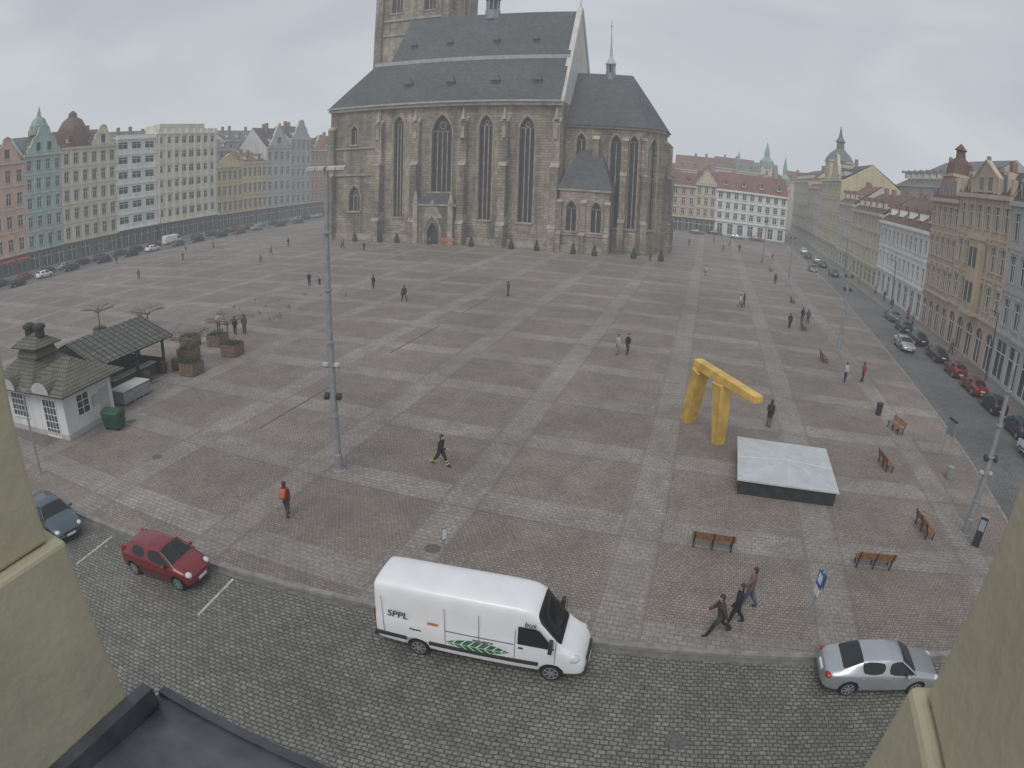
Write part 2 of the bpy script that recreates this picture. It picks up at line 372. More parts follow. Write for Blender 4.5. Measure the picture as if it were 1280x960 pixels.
g=MB(); g.box(-15,24,191,200,-.16,.002,M_WALK); g.obj('pavement')
g=MB()
DM=mat('cast_iron',(.085,.078,.07),.6,var=.3)
for y in list(range(0,9))+list(range(17,27))+list(range(33,42)):
    g.box(-23.97,-23.85,27+y,27.985+y,.002,.007,DM)
g.obj('drain_channel')
g=MB(); 
PL=mat('worn_road_paint',(.4,.4,.38),.8,var=.35,scale=6)
for x in (-15.6,-22.9,-30.5):
    yk=14.75+(x+16.8)*.085
    g.quad((x+.22,yk-2.9,-.126),(x+.34,yk-2.9,-.126),(x+.1,yk-.35,-.126),(x-.02,yk-.35,-.126),PL)
g.obj('parking_markings')
g=MB(); GT=mat('gutter_slabs',(.15,.145,.132),.8,var=.3,scale=3)
strip(KP[:9],.3,-.126,GT,g,-1); g.obj('gutter')
MH=mat('manhole_iron',(.11,.1,.095),.6,var=.3,scale=10)
for x,y,z in ((-9.2,19.8,.0),(-33,24.0,.0),(-12,8.,-.13),(-27,21,0),(1.5,12.6,-.13)):
    g=MB(); g.lathe(x,y,[(.34,z+.001),(.34,z+.008),(.3,z+.01)],MH,20); g.obj('manhole_cover')
# ------------------------------------------------------------------ church
CH=empty('gothic_cathedral',(-46,133,0)); off=Matrix.Translation(-CH.location)
W_,G_,T_,R_,P_=MB(),MB(),MB(),MB(),MB()
for b in (W_,G_,T_,R_,P_): b.T=off
def lancet(M,a,b,z0,z1,op,tr=True,depth=.8):
    cell(W_,G_,M,a,b,z0,z1,(*op,'point'),M_STONE,M_CGLASS,depth)
    s0,s1,c,d=op; w=s1-s0
    nm=3 if w>3.5 else (2 if w>2 else 1)
    for i in range(1,nm+1):
        x=s0+w*i/(nm+1); mbox(T_,M,x-.09,x+.09,c,d-w*.95,-depth+.05,-depth+.3,M_STONED)
    k=int((d-c)/2.2)
    for i in range(1,k): 
        z=c+i*2.2; mbox(T_,M,s0,s1,z-.04,z+.04,-depth+.04,-depth+.15,M_DARK)
    zs=d-w*.95
    for i in range(nm+1):
        xa=s0+w*i/(nm+1);xb=s0+w*(i+1)/(nm+1);r=(xb-xa)/2;cx=(xa+xb)/2
        prev=None
        for j in range(7):
            a_=math.pi*j/6; p=(cx-r*math.cos(a_),zs+r*math.sin(a_)*1.2)
            if prev: T_.tube(M(prev[0],prev[1],-depth+.15),M(p[0],p[1],-depth+.15),.09,.09,M_STONED,5)
            prev=p
    if nm>1:
        cz=zs+w*.42; prev=None
        for j in range(13):
            a_=2*math.pi*j/12; p=(s0+w/2+w*.17*math.cos(a_),cz+w*.17*math.sin(a_))
            if prev: T_.tube(M(prev[0],prev[1],-depth+.15),M(p[0],p[1],-depth+.15),.09,.09,M_STONED,5)
            prev=p
    L,Rr=opening_pts(s0-.3,s1+.3,c,d+.35,'point'); PP=L+Rr[1:]
    for i in range(len(PP)-1): T_.tube(M(PP[i][0],PP[i][1],.02),M(PP[i+1][0],PP[i+1][1],.02),.16,.16,M_STONED,5)
    mbox(T_,M,s0-.35,s1+.35,c-.35,c-.002,-.3,.25,M_STONED)
EH=28.8
Ms=MV(118,-1)
bays=[(-66,-57.5,(-63.1,-60.9,5,26.2)),(-57.5,-47.2,(-54.4,-50.2,10.4,26.2)),(-47.2,-38.8,(-44.3,-41.7,5,25.9)),(-38.8,-28,(-36.1,-33.3,4.9,25.6))]
for a,b,op in bays: lancet(Ms,a,b,0,EH,op)
W_.quad((-28,118,0),(-28,148,0),(-28,148,EH),(-28,118,EH),M_STONE)
W_.quad((-66,148,0),(-28,148,0),(-28,148,EH),(-66,148,EH),M_STONE)
W_.quad((-66,118,0),(-66,148,0),(-66,148,EH),(-66,118,EH),M_STONE)
PLS=mat('gable_plaster',(.55,.53,.5),.85,var=.12,scale=.4)
W_.poly([(-28.0,117.6,EH),(-28.0,148.4,EH),(-28.0,133,51.6)],PLS)
for sy in (-1,1):
    W_.hexa([(-28.8,133+sy*15.8,EH-.6),(-27.7,133+sy*15.8,EH-.6),(-27.7,133+sy*14.9,EH-.2),(-28.8,133+sy*14.9,EH-.2)],[(-28.8,133+sy*.5,52.2),(-27.7,133+sy*.5,52.2),(-27.7,133,51.4),(-28.8,133,51.4)],PLS)
T_.tube((-28.2,133,51.5),(-28.2,133,54.2),.12,.05,M_DARK,6)
lancet(MV(117.6,-1),-78.5,-66,0,14,(-73.6,-71,6.2,11.5))
lancet(MV(117.6,-1),-78.5,-66,14,EH+.4,(-73.2,-71.8,20.6,24.6))
W_.quad((-66,117.6,0),(-66,118,0),(-66,118,EH+.4),(-66,117.6,EH+.4),M_STONE)
W_.quad((-78.5,117.6,0),(-78.5,134,0),(-78.5,134,EH+.4),(-78.5,117.6,EH+.4),M_STONE)
for a,b,y in ((-78.7,-65.9,117.6),(-66,-57,118),(-48,-28,118)):
    T_.box(a,b,y-.5,y+.01,0,1.3,M_STONED)
T_.box(-78.8,-27.7,117.0,117.99,EH-.9,EH-.1,M_STONED)
T_.box(-78.7,-65.95,117.3,117.58,13.8,14.2,M_STONED); T_.box(-78.7,-65.95,117.3,117.58,19.6,19.9,M_STONED)
def buttress(x,y,w,steps,M=None):
    for z0,z1,d in steps:
        W_.box(x-w/2,x+w/2,y-d,y+.02,z0,z1,M_STONE)
        W_.hexa([(x-w/2-.08,y-d-.08,z1),(x+w/2+.08,y-d-.08,z1),(x+w/2+.08,y,z1),(x-w/2-.08,y,z1)],[(x-w/2-.08,y-d*.45,z1+d*.55),(x+w/2+.08,y-d*.45,z1+d*.55),(x+w/2+.08,y,z1+d*.7),(x-w/2-.08,y,z1+d*.7)],M_STONED)
for x in (-66,-57.5,-47.2,-38.8,-28.7):
    buttress(x,118,1.5,[(0,4.2,2.9),(4.2,15.8,2.3),(15.8,24.6,1.5)])
    T_.box(x-.35,x+.35,116.2,116.49,21.3,23.6,M_STONED)
    T_.cone([(x-.45,116.1),(x+.45,116.1),(x+.45,117.1),(x-.45,117.1)],25.0,(x,116.7,27.6),M_STONED)
buttress(-77.8,117.6,1.5,[(0,13.8,1.6),(13.8,24,1.0)])
cell(W_,G_,MV(115.2,-1),-56.2,-48.8,0,7.6,(-53.9,-51.5,0,4.2,'point'),M_STONE,M_DARK,.9)
W_.quad((-57,118,0),(-56.2,115.2,0),(-56.2,115.2,7.6),(-57,118,7.6),M_STONE)
W_.quad((-48.8,115.2,0),(-47.9,118,0),(-47.9,118,7.6),(-48.8,115.2,7.6),M_STONE)
T_.hexa([(-57.2,115,7.6),(-47.7,115,7.6),(-47.7,118,7.6),(-57.2,118,7.6)],[(-57.2,115,8.0),(-47.7,115,8.0),(-47.7,118,8.0),(-57.2,118,8.0)],M_STONED)
R_.add([(-57.2,115,8.0),(-47.7,115,8.0),(-47.7,118,8.0),(-57.2,118,8.0),(-54.5,117.5,10.0),(-50.5,117.5,10.0)],[(0,1,5,4),(1,2,5),(3,0,4),(2,3,4,5)],M_SLATE)
L,Rr=opening_pts(-54.5,-50.9,0,5.6,'point'); PP=L+Rr[1:]
for i in range(len(PP)-1): T_.tube((PP[i][0],115.1,PP[i][1]),(PP[i+1][0],115.1,PP[i+1][1]),.2,.2,M_STONED,6)
T_.poly([(-54.9,115.12,5.2),(-50.5,115.12,5.2),(-52.7,115.12,8.9)],M_STONED)
for x in (-56.3,-48.7): T_.box(x-.5,x+.5,114.6,115.19,0,7.9,M_STONED); T_.cone([(x-.5,114.6),(x+.5,114.6),(x+.5,115.5),(x-.5,115.5)],8.0,(x,115.0,11),M_STONED)
bz=38.6
R_.quad((-78.8,116.9,EH),(-28.3,116.9,EH),(-28.3,124,bz),(-71.5,124,bz),M_SLATE)
R_.poly([(-78.8,116.9,EH),(-71.5,124,bz),(-71.5,142,bz),(-78.8,149.1,EH)],M_SLATE)
R_.quad((-78.8,149.1,EH),(-28.3,149.1,EH),(-28.3,142,bz),(-71.5,142,bz),M_SLATE)
R_.quad((-67.6,124.0,bz+.5),(-28.3,124.0,bz+.5),(-28.3,133,51.2),(-67.6,133,51.2),M_SLATE)
R_.quad((-67.6,142,bz+.5),(-28.3,142,bz+.5),(-28.3,133,51.2),(-67.6,133,51.2),M_SLATE)
R_.poly([(-67.6,124,bz),(-67.6,142,bz),(-67.6,133,51.2)],M_SLATE)
R_.quad((-71.5,124,bz),(-28.3,124,bz),(-28.3,142,bz),(-71.5,142,bz),M_SLATE)
T_.box(-71.6,-28.2,123.85,124.15,bz-.1,bz+.75,mat('lead_gutter',(.34,.34,.34),.6,var=.2,scale=1))
T_.box(-78.9,-28.0,116.6,116.9,EH-.25,EH+.12,MC['lead_gutter'])
def dormer(x,y,z,w=1.2,h=1.7):
    T_.box(x-w/2,x+w/2,y-.1,y+1.6,z,z+h*.55,M_SLATE)
    G_.box(x-w*.3,x+w*.3,y-.13,y-.1,z+.1,z+h*.5,M_DARK)
    R_.cone([(x-w*.65,y-.4),(x+w*.65,y-.4),(x+w*.65,y+1.9),(x-w*.65,y+1.9)],z+h*.55,(x,y+.7,z+h*1.35),M_SLATE)
for x in (-61,-51.5,-42,-33.5): dormer(x,119.6,32.0,1.6,2.3)
for x in (-63.5,-55,-44.5,-36): dormer(x,126.6,bz+3.8,1.2,1.7)
def turret(cx,cy,z,r,h,sp,m1,m2,n=8):
    pts=[(cx+r*math.cos(2*math.pi*k/n+.39),cy+r*math.sin(2*math.pi*k/n+.39)) for k in range(n)]
    P_.prism([(cx+(x-cx)*1.25,cy+(y-cy)*1.25) for x,y in pts],z-1.5,z+.8,m1)
    for x,y in pts: P_.tube((x,y,z+.8),(x,y,z+h),r*.14,r*.14,m1,5)
    P_.prism([(cx+(x-cx)*.55,cy+(y-cy)*.55) for x,y in pts],z+.8,z+h,M_DARK)
    P_.lathe(cx,cy,[(r*1.3,z+h),(r*1.35,z+h+.25),(r*.9,z+h+r*.9),(r*.35,z+h+r*2.0),(r*.22,z+h+sp*.5),(.05,z+h+sp)],m2,10)
    P_.ell((cx,cy,z+h+sp),(.22,.22,.22),mat('gilt_ball',(.5,.38,.12),.4,.6),8,6)
    P_.tube((cx,cy,z+h+sp),(cx,cy,z+h+sp+1.6),.06,.04,M_DARK,5)
PAT=mat('lead_patina',(.2,.24,.26),.5,var=.2,scale=1.)
turret(-47.8,133,51.2,1.35,3.4,7.5,PAT,PAT)
turret(-21.2,131,36.0,.85,2.6,8.6,PAT,mat('pale_patina',(.4,.45,.47),.5,var=.15))
CE=24.6; pts=[(-28,122),(-13,122),(-9.4,127),(-9.4,135),(-13,140),(-28,140)]
Mc=MV(122,-1)
for a,b,op in ((-28,-22,(-25.9,-24.2,10,22.8)),(-22,-16.4,(-19.2,-17.3,4.8,22.8)),(-16.4,-13,(-15.5,-14,4.8,22.8))): lancet(Mc,a,b,0,CE,op)
def facetM(p,q):
    a=Vector((*p,0));b=Vector((*q,0));d=(b-a).normalized();nn=Vector((d.y,-d.x,0))
    return (lambda s,z,dd:tuple(a+d*s+nn*dd+Vector((0,0,z)))),(b-a).length
for i in range(1,5):
    M,Ln=facetM(pts[i],pts[i+1]); 
    if i<4: lancet(M,0,Ln,0,CE,(Ln/2-.95,Ln/2+.95,4.8,22.6))
    else: W_.quad(M(0,0,0),M(Ln,0,0),M(Ln,CE,0),M(0,CE,0),M_STONE)
T_.prism([(x+(.35 if x>-27 else 0)*(1 if x>-10 else .6),y+(-.35 if y<131 else .35)) for x,y in pts],CE-.5,CE+.1,M_STONED)
ap=[(-28.2,121.2),(-12.6,121.2),(-8.6,126.8),(-8.6,135.2),(-12.6,140.8),(-28.2,140.8)]
RA=(-28.2,131,36.6);RB=(-16.6,131,36.4)
R_.add([(x,y,CE) for x,y in ap]+[RA,RB],[(0,1,7,6),(1,2,7),(2,3,7),(3,4,7),(4,5,6,7)],M_SLATE)
for x in (-22,-16.4): buttress(x,122,1.2,[(0,6,2.4),(6,15,1.8),(15,21.8,1.2)])
def rbutt(px,py,ang,w,steps):
    T=off@Matrix.Translation((px,py,0))@Matrix.Rotation(ang,4,'Z'); W_.T=T
    for z0,z1,d in steps:
        W_.box(-w/2,w/2,-d,.3,z0,z1,M_STONE)
        W_.hexa([(-w/2-.08,-d-.08,z1),(w/2+.08,-d-.08,z1),(w/2+.08,0,z1),(-w/2-.08,0,z1)],[(-w/2-.08,-d*.4,z1+d*.55),(w/2+.08,-d*.4,z1+d*.55),(w/2+.08,0,z1+d*.7),(-w/2-.08,0,z1+d*.7)],M_STONE)
    W_.T=off
for (px,py),an in (((-13,122),.45),((-9.4,127),1.1),((-9.4,135),2.0),((-13,140),2.7)): rbutt(px,py,an,1.2,[(0,6,2.2),(6,15,1.7),(15,22,1.1)])
for M,a,b in ((MV(116.4,-1),-27.6,-18.2),):
    n=2
    for i in range(n):
        s=a+(b-a)*i/n; e_=a+(b-a)*(i+1)/n; c=(s+e_)/2
        lancet(M,s,e_,0,12,(c-.95,c+.95,4,9.6),depth=.5)
W_.quad((-18.2,116.4,0),(-18.2,122,0),(-18.2,122,12),(-18.2,116.4,12),M_STONE)
W_.quad((-27.6,116.4,0),(-27.6,118,0),(-27.6,118,12),(-27.6,116.4,12),M_STONE)
T_.box(-27.9,-17.9,116.1,121.98,11.6,12.1,M_STONED); T_.box(-27.8,-18.0,116.1,116.39,0,1.2,M_STONED); T_.box(-27.8,-18.0,116.2,116.39,3.2,3.5,M_STONED)
R_.add([(-28,116,12.1),(-17.8,116,12.1),(-17.8,122,12.1),(-28,122,12.1),(-25.2,121.9,19.6),(-21.0,121.9,19.6)],[(0,1,5,4),(1,2,5),(3,0,4)],M_SLATE)
for x in (-27.4,-22.9,-18.4): buttress(x,116.4,.9,[(0,3.4,1.3),(3.4,9.4,.8)])
TX0,TX1,TY0,TY1=-80.4,-62.4,141,158
for zt in ((0,30),(30,50)):
    W_.box(TX0,TX1,TY0,TY1,zt[0],zt[1],M_STONE)
for M,a,b in ((MV(TY0,-1),TX0,TX1),(MV(TY1,1),TX0,TX1)):
    for i in range(2):
        s=a+(b-a)*i/2;e_=a+(b-a)*(i+1)/2;c=(s+e_)/2; lancet(M,s,e_,50,72,(c-1.5,c+1.5,56,66),depth=1.)
for M in (MU(TX1,1),MU(TX0,-1)):
    for i in range(2):
        s=TY0+(TY1-TY0)*i/2;e_=TY0+(TY1-TY0)*(i+1)/2;c=(s+e_)/2; lancet(M,s,e_,50,72,(c-1.5,c+1.5,56,66),depth=1.)
for z in (37.5,50,54): T_.box(TX0-.35,TX1+.35,TY0-.35,TY1+.35,z-.35,z+.25,M_STONED)
for x in (TX0,TX1):
    for y in (TY0,TY1): W_.box(x-1,x+1,y-1,y+1,0,71,M_STONE)
T_.box(TX0-1,TX1+1,TY0-1,TY1+1,72,73.2,M_STONED)
P_.cone([(TX0,TY0),(TX1,TY0),(TX1,TY1),(TX0,TY1)],73.2,((TX0+TX1)/2,(TY0+TY1)/2,104),PAT)
W_.obj('stone_walls',CH);G_.obj('lancet_windows',CH);T_.obj('stone_trim',CH);R_.obj('roofs',CH);P_.obj('turrets_and_spire',CH)
# ------------------------------------------------------------------ town houses
def std(z0,H,ns,n,ww,wh,sill=.9,kind='rect',ped=False,gz=4.2,gw=2.6,shop=None,glass=None,awn=None,corn=True,pil=False):
    rows=[(z0,z0+gz,max(2,int(n*.8)),gw,gz-1.1,.35,'rect',{'plain':1,'cornice':.3})]
    if shop: rows[0][7]['wall']=shop
    if awn: rows[0][7]['awning']=awn
    h=(H-z0-gz)/ns
    for i in range(ns):
        rows.append((z0+gz+i*h,z0+gz+(i+1)*h,n,ww,min(wh,h-1.3),sill,kind,{'ped':ped and i<ns-1,'cornice':.55 if i==ns-1 else (.14 if corn else 0),'pil':pil}))
    return rows
def gable_front(pts,th=.5,wins=()):
    def f(Wl,Gl,Tr,Rf,M,wm,trim,H):
        n=len(pts)
        Wl.poly([M(s,H+z,.05) for s,z in pts],wm); Wl.poly([M(s,H+z,-th) for s,z in pts],wm)
        for i in range(n-1):
            a,b=pts[i],pts[i+1]
            Tr.quad(M(a[0],H+a[1],.12),M(b[0],H+b[1],.12),M(b[0],H+b[1],-th-.1),M(a[0],H+a[1],-th-.1),trim)
            Tr.tube(M(a[0],H+a[1],.1),M(b[0],H+b[1],.1),.14,.14,trim,5)
        for s,z,w,h in wins:
            mbox(Gl,M,s-w/2,s+w/2,H+z,H+z+h,.05,.07,M_GLASS); mbox(Tr,M,s-w/2-.2,s+w/2+.2,H+z-.2,H+z,.05,.25,trim)
            mbox(Tr,M,s-w/2-.15,s+w/2+.15,H+z+h,H+z+h+.2,.05,.2,trim)
    return f
ML=MU(-134,1)
AW=mat('red_awning',(.4,.05,.04),.8)
DK=plaster('shopfront_dark',(.1,.09,.08)); DG=plaster('shopfront_green',(.09,.12,.1))
def curve_gable(c,w,h):
    return [(c-w/2,0),(c-w/2,h*.2),(c-w*.4,h*.3),(c-w*.33,h*.55),(c-w*.2,h*.68),(c-w*.14,h*.92),(c,h),(c+w*.14,h*.92),(c+w*.2,h*.68),(c+w*.33,h*.55),(c+w*.4,h*.3),(c+w/2,h*.2),(c+w/2,0)]
building('townhouse',ML,44,72,14,std(0,24.5,4,9,1.5,2.6,shop=DK,awn=AW),(.68,.43,.33),('gable',5,M_TILE),extra=gable_front(curve_gable(67,7,6),wins=[(67,1.2,1.4,2)]))
def ex_teal(Wl,Gl,Tr,Rf,M,wm,trim,H):
    gable_front(curve_gable(77.6,9.5,7.),wins=[(76,1,1.2,2),(79.2,1,1.2,2)])(Wl,Gl,Tr,Rf,M,wm,trim,H)
    x,y,_=M(77.6,0,-3); Rf.lathe(x,y,[(2.4,H+5),(2.5,H+7),(1.7,H+8.6),(.6,H+9.4),(.5,H+10.2),(.1,H+11.6)],M_COPPER,8)
building('townhouse',ML,72,83,14,std(0,25.6,5,4,1.3,2.3,ped=True,shop=DG),(.34,.53,.5),('gable',5,M_GROOF),extra=ex_teal)
def ex_b2(Wl,Gl,Tr,Rf,M,wm,trim,H):
    gable_front(curve_gable(96,7,5.5),wins=[(96,1,1.3,2)])(Wl,Gl,Tr,Rf,M,wm,trim,H)
    x,y,_=M(89,0,-4.5); Rf.lathe(x,y,[(4.6,H),(4.7,H+2.2),(4.0,H+5.2),(2.6,H+7.4),(1.2,H+8.3),(1.1,H+9.2),(.3,H+9.8)],M_BTILE,12)
building('townhouse',ML,83,100.5,15,std(0,26.3,5,6,1.4,2.4,ped=True,shop=DG),(.72,.67,.5),('gable',5,M_BTILE),extra=ex_b2)
def modern(z0,H,ns,n,ww,wh):
    rows=[(z0,z0+4.6,6,3.2,3.6,.3,'rect',{'plain':1,'cornice':.9,'wall':DK})]
    h=(H-z0-4.6)/ns
    for i in range(ns): rows.append((z0+4.6+i*h,z0+4.6+(i+1)*h,n,ww,wh,h-wh-.7,'rect',{'plain':1,'cornice':.22}))
    return rows
MWT=mat('render_white',(.72,.72,.69),.8,var=.08,scale=.5)
building('office_building',ML,100.5,114.5,18,modern(0,27.6,6,3,3.2,1.7),(.78,.78,.74),('flat',.9,M_GROOF),trim=MWT,chim=1)
def ex_mod(Wl,Gl,Tr,Rf,M,wm,trim,H):
    for i in range(9):
        s=115.4+i*2.8; mbox(Tr,M,s-.3,s+.3,4.8,H+1.6,.0,.42,trim)
    mbox(Wl,M,118,136,H+.3,H+3.2,-9,-2.5,wm)
building('office_building',ML,114.5,139,18,modern(0,28.6,6,8,2.0,1.8),(.76,.73,.6),('flat',1.2,M_GROOF),trim=mat('render_cream',(.72,.7,.6),.8,var=.08,scale=.5),chim=0,extra=ex_mod)
building('townhouse',ML,139,151,13,std(0,18.3,3,5,1.5,2.6,ped=True,shop=DK),(.72,.56,.28),('flat',1.4,M_TILE),extra=gable_front([(142,0),(142,2.6),(145,4.2),(148,2.6),(148,0)]))
building('townhouse',ML,151,163,13,std(0,19.2,3,5,1.5,2.6,ped=True,shop=DK),(.74,.6,.34),('gable',3.5,M_TILE))
building('townhouse',ML,163,176,13,std(0,24,4,4,1.6,2.6,shop=DK),(.52,.53,.54),('gable',7,M_SLATE),extra=gable_front([(164,0),(169.5,8.5),(175,0)],wins=[(169.5,1.5,2,2)]))
building('townhouse',ML,176,188,13,std(0,27,5,4,1.4,2.3,shop=DK),(.42,.48,.52),('gable',5,M_SLATE),extra=gable_front(curve_gable(182,9,7)))
building('townhouse',ML,188,201,13,std(0,23,4,5,1.4,2.4,shop=DK),(.5,.24,.18),('gable',5,M_BTILE),extra=gable_front(curve_gable(194,8,6)))
building('townhouse',ML,201,222,13,std(0,24,4,7,1.4,2.4,shop=DK),(.42,.38,.35),('gable',5,M_BTILE))
for a,b,x,h,c in ((120,145,-162,32,(.45,.42,.38)),(150,172,-158,28,(.5,.42,.35)),(176,210,-165,32,(.4,.4,.4))):
    building('apartment_block',MU(x,1),a,b,14,std(0,h-3,6,6,1.4,1.9),c,('gable',4.5,M_GROOF),detail=0,chim=4)
MR=MU(33,-1)
TPK=mat('trim_sand',(.5,.42,.32),.8,var=.15,scale=.8)
building('townhouse',MR,34,49,14,std(0,17,3,5,1.3,2.5,ped=True,kind='rect'),(.4,.42,.44),('mansard',4,M_SLATE),trim=M_GREYTRIM)
building('townhouse',MR,49,62.4,14,std(0,18.2,3,5,1.35,2.6,ped=True,gz=5),(.47,.49,.5),('mansard',3.6,M_SLATE),trim=M_GREYTRIM)
def ex_r1(Wl,Gl,Tr,Rf,M,wm,trim,H):
    for c in (83.5,):
        mbox(Wl,M,c-2.2,c+2.2,H,H+3.4,-3.6,-.1,wm)
        mbox(Tr,M,c-2.5,c+2.5,H+3.4,H+3.8,-3.9,.2,trim)
        for k in (-1,0,1): mbox(Gl,M,c+k*1.3-.35,c+k*1.3+.35,H+.9,H+2.6,-.1,-.07,M_GLASS)
        x,y,_=M(c,0,-1.85); Rf.lathe(x,y,[(2.3,H+3.8),(1.9,H+5.4),(.8,H+6.2),(.7,H+7.2),(1.0,H+7.3),(.1,H+8.2)],M_BTILE,8)
def ex_r1b(Wl,Gl,Tr,Rf,M,wm,trim,H):
    gable_front([(66.2,0),(66.2,2.2),(70.2,4.4),(74.2,2.2),(74.2,0)],wins=[(68.9,.8,1.1,1.5),(71.5,.8,1.1,1.5)])(Wl,Gl,Tr,Rf,M,wm,trim,H)
    for s in (62.8,66,74.4,77.6): mbox(Tr,M,s-.3,s+.3,H+.3,H+2.2,-.5,.1,trim)
    mbox(Wl,M,68.6,71.8,5.4,13.6,.0,1.0,wm); mbox(Tr,M,68.4,72.0,13.6,14.0,-.0,1.2,trim); mbox(Tr,M,68.4,72.0,5.0,5.4,-.0,1.2,trim)
    for z in (6.4,10.4): mbox(Gl,M,69.1,71.3,z,z+2.3,1.0,1.03,M_GLASS); mbox(Tr,M,70.15,70.25,z,z+2.3,1.03,1.06,M_WHITE)
rr=std(0,18.6,3,6,1.3,2.6,ped=True,gz=5.2,pil=True); rr[0]=(0,5.2,5,1.9,3.9,.2,'round',{'plain':1,'cornice':.35})
building('townhouse',MR,62.4,78,15,rr,(.54,.43,.31),('mansard',4,M_BTILE),extra=ex_r1b,trim=TPK)
rr=std(0,17.6,3,5,1.25,2.5,ped=True,gz=5.,pil=False); rr[0]=(0,5.,4,1.7,3.6,.2,'round',{'plain':1,'cornice':.35})
building('townhouse',MR,78,89,15,rr,(.5,.35,.28),('mansard',4.2,M_BTILE),extra=ex_r1,trim=TPK)
building('townhouse',MR,89,117,13,std(0,12.6,2,11,1.2,2.2,gz=4.4,gw=1.9),(.7,.7,.69),('gable',5.4,M_BTILE),chim=4,trim=MWT)
building('townhouse',MR,117,142,13,std(0,13.6,3,9,1.2,1.9,gz=3.8),(.62,.56,.38),('gable',4.5,M_BTILE),chim=3)
building('townhouse',MR,142,158,13,std(0,14.6,3,6,1.2,1.9,gz=3.8),(.6,.58,.5),('gable',5,M_TILE))
def ex_tower(Wl,Gl,Tr,Rf,M,wm,trim,H):
    mbox(Wl,M,176,183,H,H+5.5,-7,-.05,wm); mbox(Tr,M,175.7,183.3,H+5.5,H+6,-7.3,.2,trim)
    for k in (-1,1): mbox(Gl,M,179.5+k*1.6-.5,179.5+k*1.6+.5,H+1.5,H+4,-.05,-.02,M_GLASS)
    x,y,_=M(179.5,0,-3.6); Rf.lathe(x,y,[(4.4,H+6),(3.0,H+8),(1.2,H+9.5),(1.1,H+11.2),(1.5,H+11.6),(.6,H+13),(.1,H+16)],mat('dark_copper',(.12,.17,.16),.6,var=.2),8)
    gable_front(curve_gable(166,10,7))(Wl,Gl,Tr,Rf,M,wm,trim,H)
building('town_house_with_turret',MR,158,186,16,std(0,20.3,4,10,1.2,2.1,ped=True),(.6,.53,.34),('gable',5,M_SLATE),extra=ex_tower)
building('townhouse',MR,186,212,14,std(0,18,3,9,1.2,2.1),(.55,.5,.42),('gable',5,M_TILE),detail=1)
building('townhouse',MR,212,250,14,std(0,20,4,12,1.2,2.1),(.6,.56,.45),('gable',5,M_BTILE),detail=1)
building('warehouse',MU(52,-1),126,172,30,[(0,22,8,1.6,2.2,15,'rect',{'plain':1})],(.4,.41,.41),('gable',9,M_GROOF),detail=0,chim=2)
building('apartment_block',MU(56,-1),78,120,20,[(0,17,8,1.6,2.2,12,'rect',{'plain':1})],(.5,.45,.38),('gable',5,M_BTILE),detail=0,chim=5)
MF=MV(197,-1)
building('townhouse',MF,-34,-14.2,13,std(0,13,3,7,1.2,2.0),(.5,.42,.36),('gable',4.5,M_TILE))
building('townhouse',MF,-14.2,-4.2,13,std(0,13.6,3,4,1.2,2.0,shop=DK),(.54,.39,.33),('gable',4.2,M_TILE))
building('townhouse',MF,-4.2,2.2,13,std(0,14.6,3,3,1.1,2.0,shop=DK),(.6,.52,.38),('gable',4.2,M_BTILE),extra=gable_front(curve_gable(-1,6,4.5)))
building('townhouse',MF,2.2,24.4,15,std(0,13.6,3,9,1.3,2.1,gw=1.7),(.72,.72,.71),('gable',5.6,M_TILE),chim=4,trim=MWT)
building('townhouse',MU(24.4,1),212,250,12,std(0,16,3,12,1.2,2),(.55,.5,.45),('gable',4.5,M_TILE),detail=0)
rs=random.Random(3)
for i in range(26):
    x=-150+i*15+rs.uniform(-4,4); y=rs.uniform(255,330); w=rs.uniform(12,22); h=rs.uniform(15,24)
    building('distant_house',MV(y,-1),x,x+w,14,[(0,h,int(w/3),1.3,1.8,h-5,'rect',{'plain':1})],random.choice([(.5,.45,.38),(.55,.52,.46),(.45,.36,.3)]),('gable',rs.uniform(4,7),random.choice([M_TILE,M_BTILE,M_GROOF])),detail=0,chim=2)
for x,y,h,r in ((26,300,34,2.6),(14,330,30,2.2),(30.5,262,26,1.8)):
    b=MB(); b.box(-r,r,-r,r,0,h-8,plaster('tower_plaster',(.5,.47,.4))); b.lathe(0,0,[(r*1.3,h-8),(r*1.3,h-5),(r*.5,h-3),(r*.5,h-1),(.1,h+4)],M_COPPER,8); b.obj('clock_tower',loc=(x,y,0))
# ------------------------------------------------------------------ window opening of the camera's building
ZC=14.69
YP=mat('yellow_plaster',(.5,.46,.33),.9,var=.12,scale=4,bump=.12,bscale=30)
SM=mat('sill_sheet_metal',(.1,.108,.122),.45,.3,var=.5,scale=5,bump=.3,bscale=12)
e=empty('camera_building_window',(0,0,ZC))
b=MB(); b.box(-1.75,-1.16,.02,.53,-.67,2.2,YP); b.box(-1.75,-1.13,.0,.56,-1.17,-.672,YP); b.box(-1.75,-1.13,.0,.56,-4,-1.26,YP); b.obj('left_jamb',e,bevel=.01)
b=MB(); b.box(.352,1.1,.02,.53,-.5,2.2,YP); b.box(.335,1.1,.0,.55,-4,-.502,YP); b.obj('right_jamb',e,bevel=.01)
b=MB(); b.hexa([(-1.13,-.1,-1.22),(.334,-.1,-1.22),(.334,.68,-1.26),(-1.13,.68,-1.26)],[(-1.13,-.1,-1.17),(.334,-.1,-1.17),(.334,.68,-1.21),(-1.13,.68,-1.21)],SM); b.box(-1.13,.334,.655,.682,-1.3,-1.2,SM); b.obj('sill',e)
b=MB(); b.box(-1.128,-1.09,.1,.62,-1.2,-1.135,SM); b.obj('flashing',e)
b=MB(); b.box(-1.12,.33,.2,.5,-4,-1.27,YP); b.obj('wall_below',e)
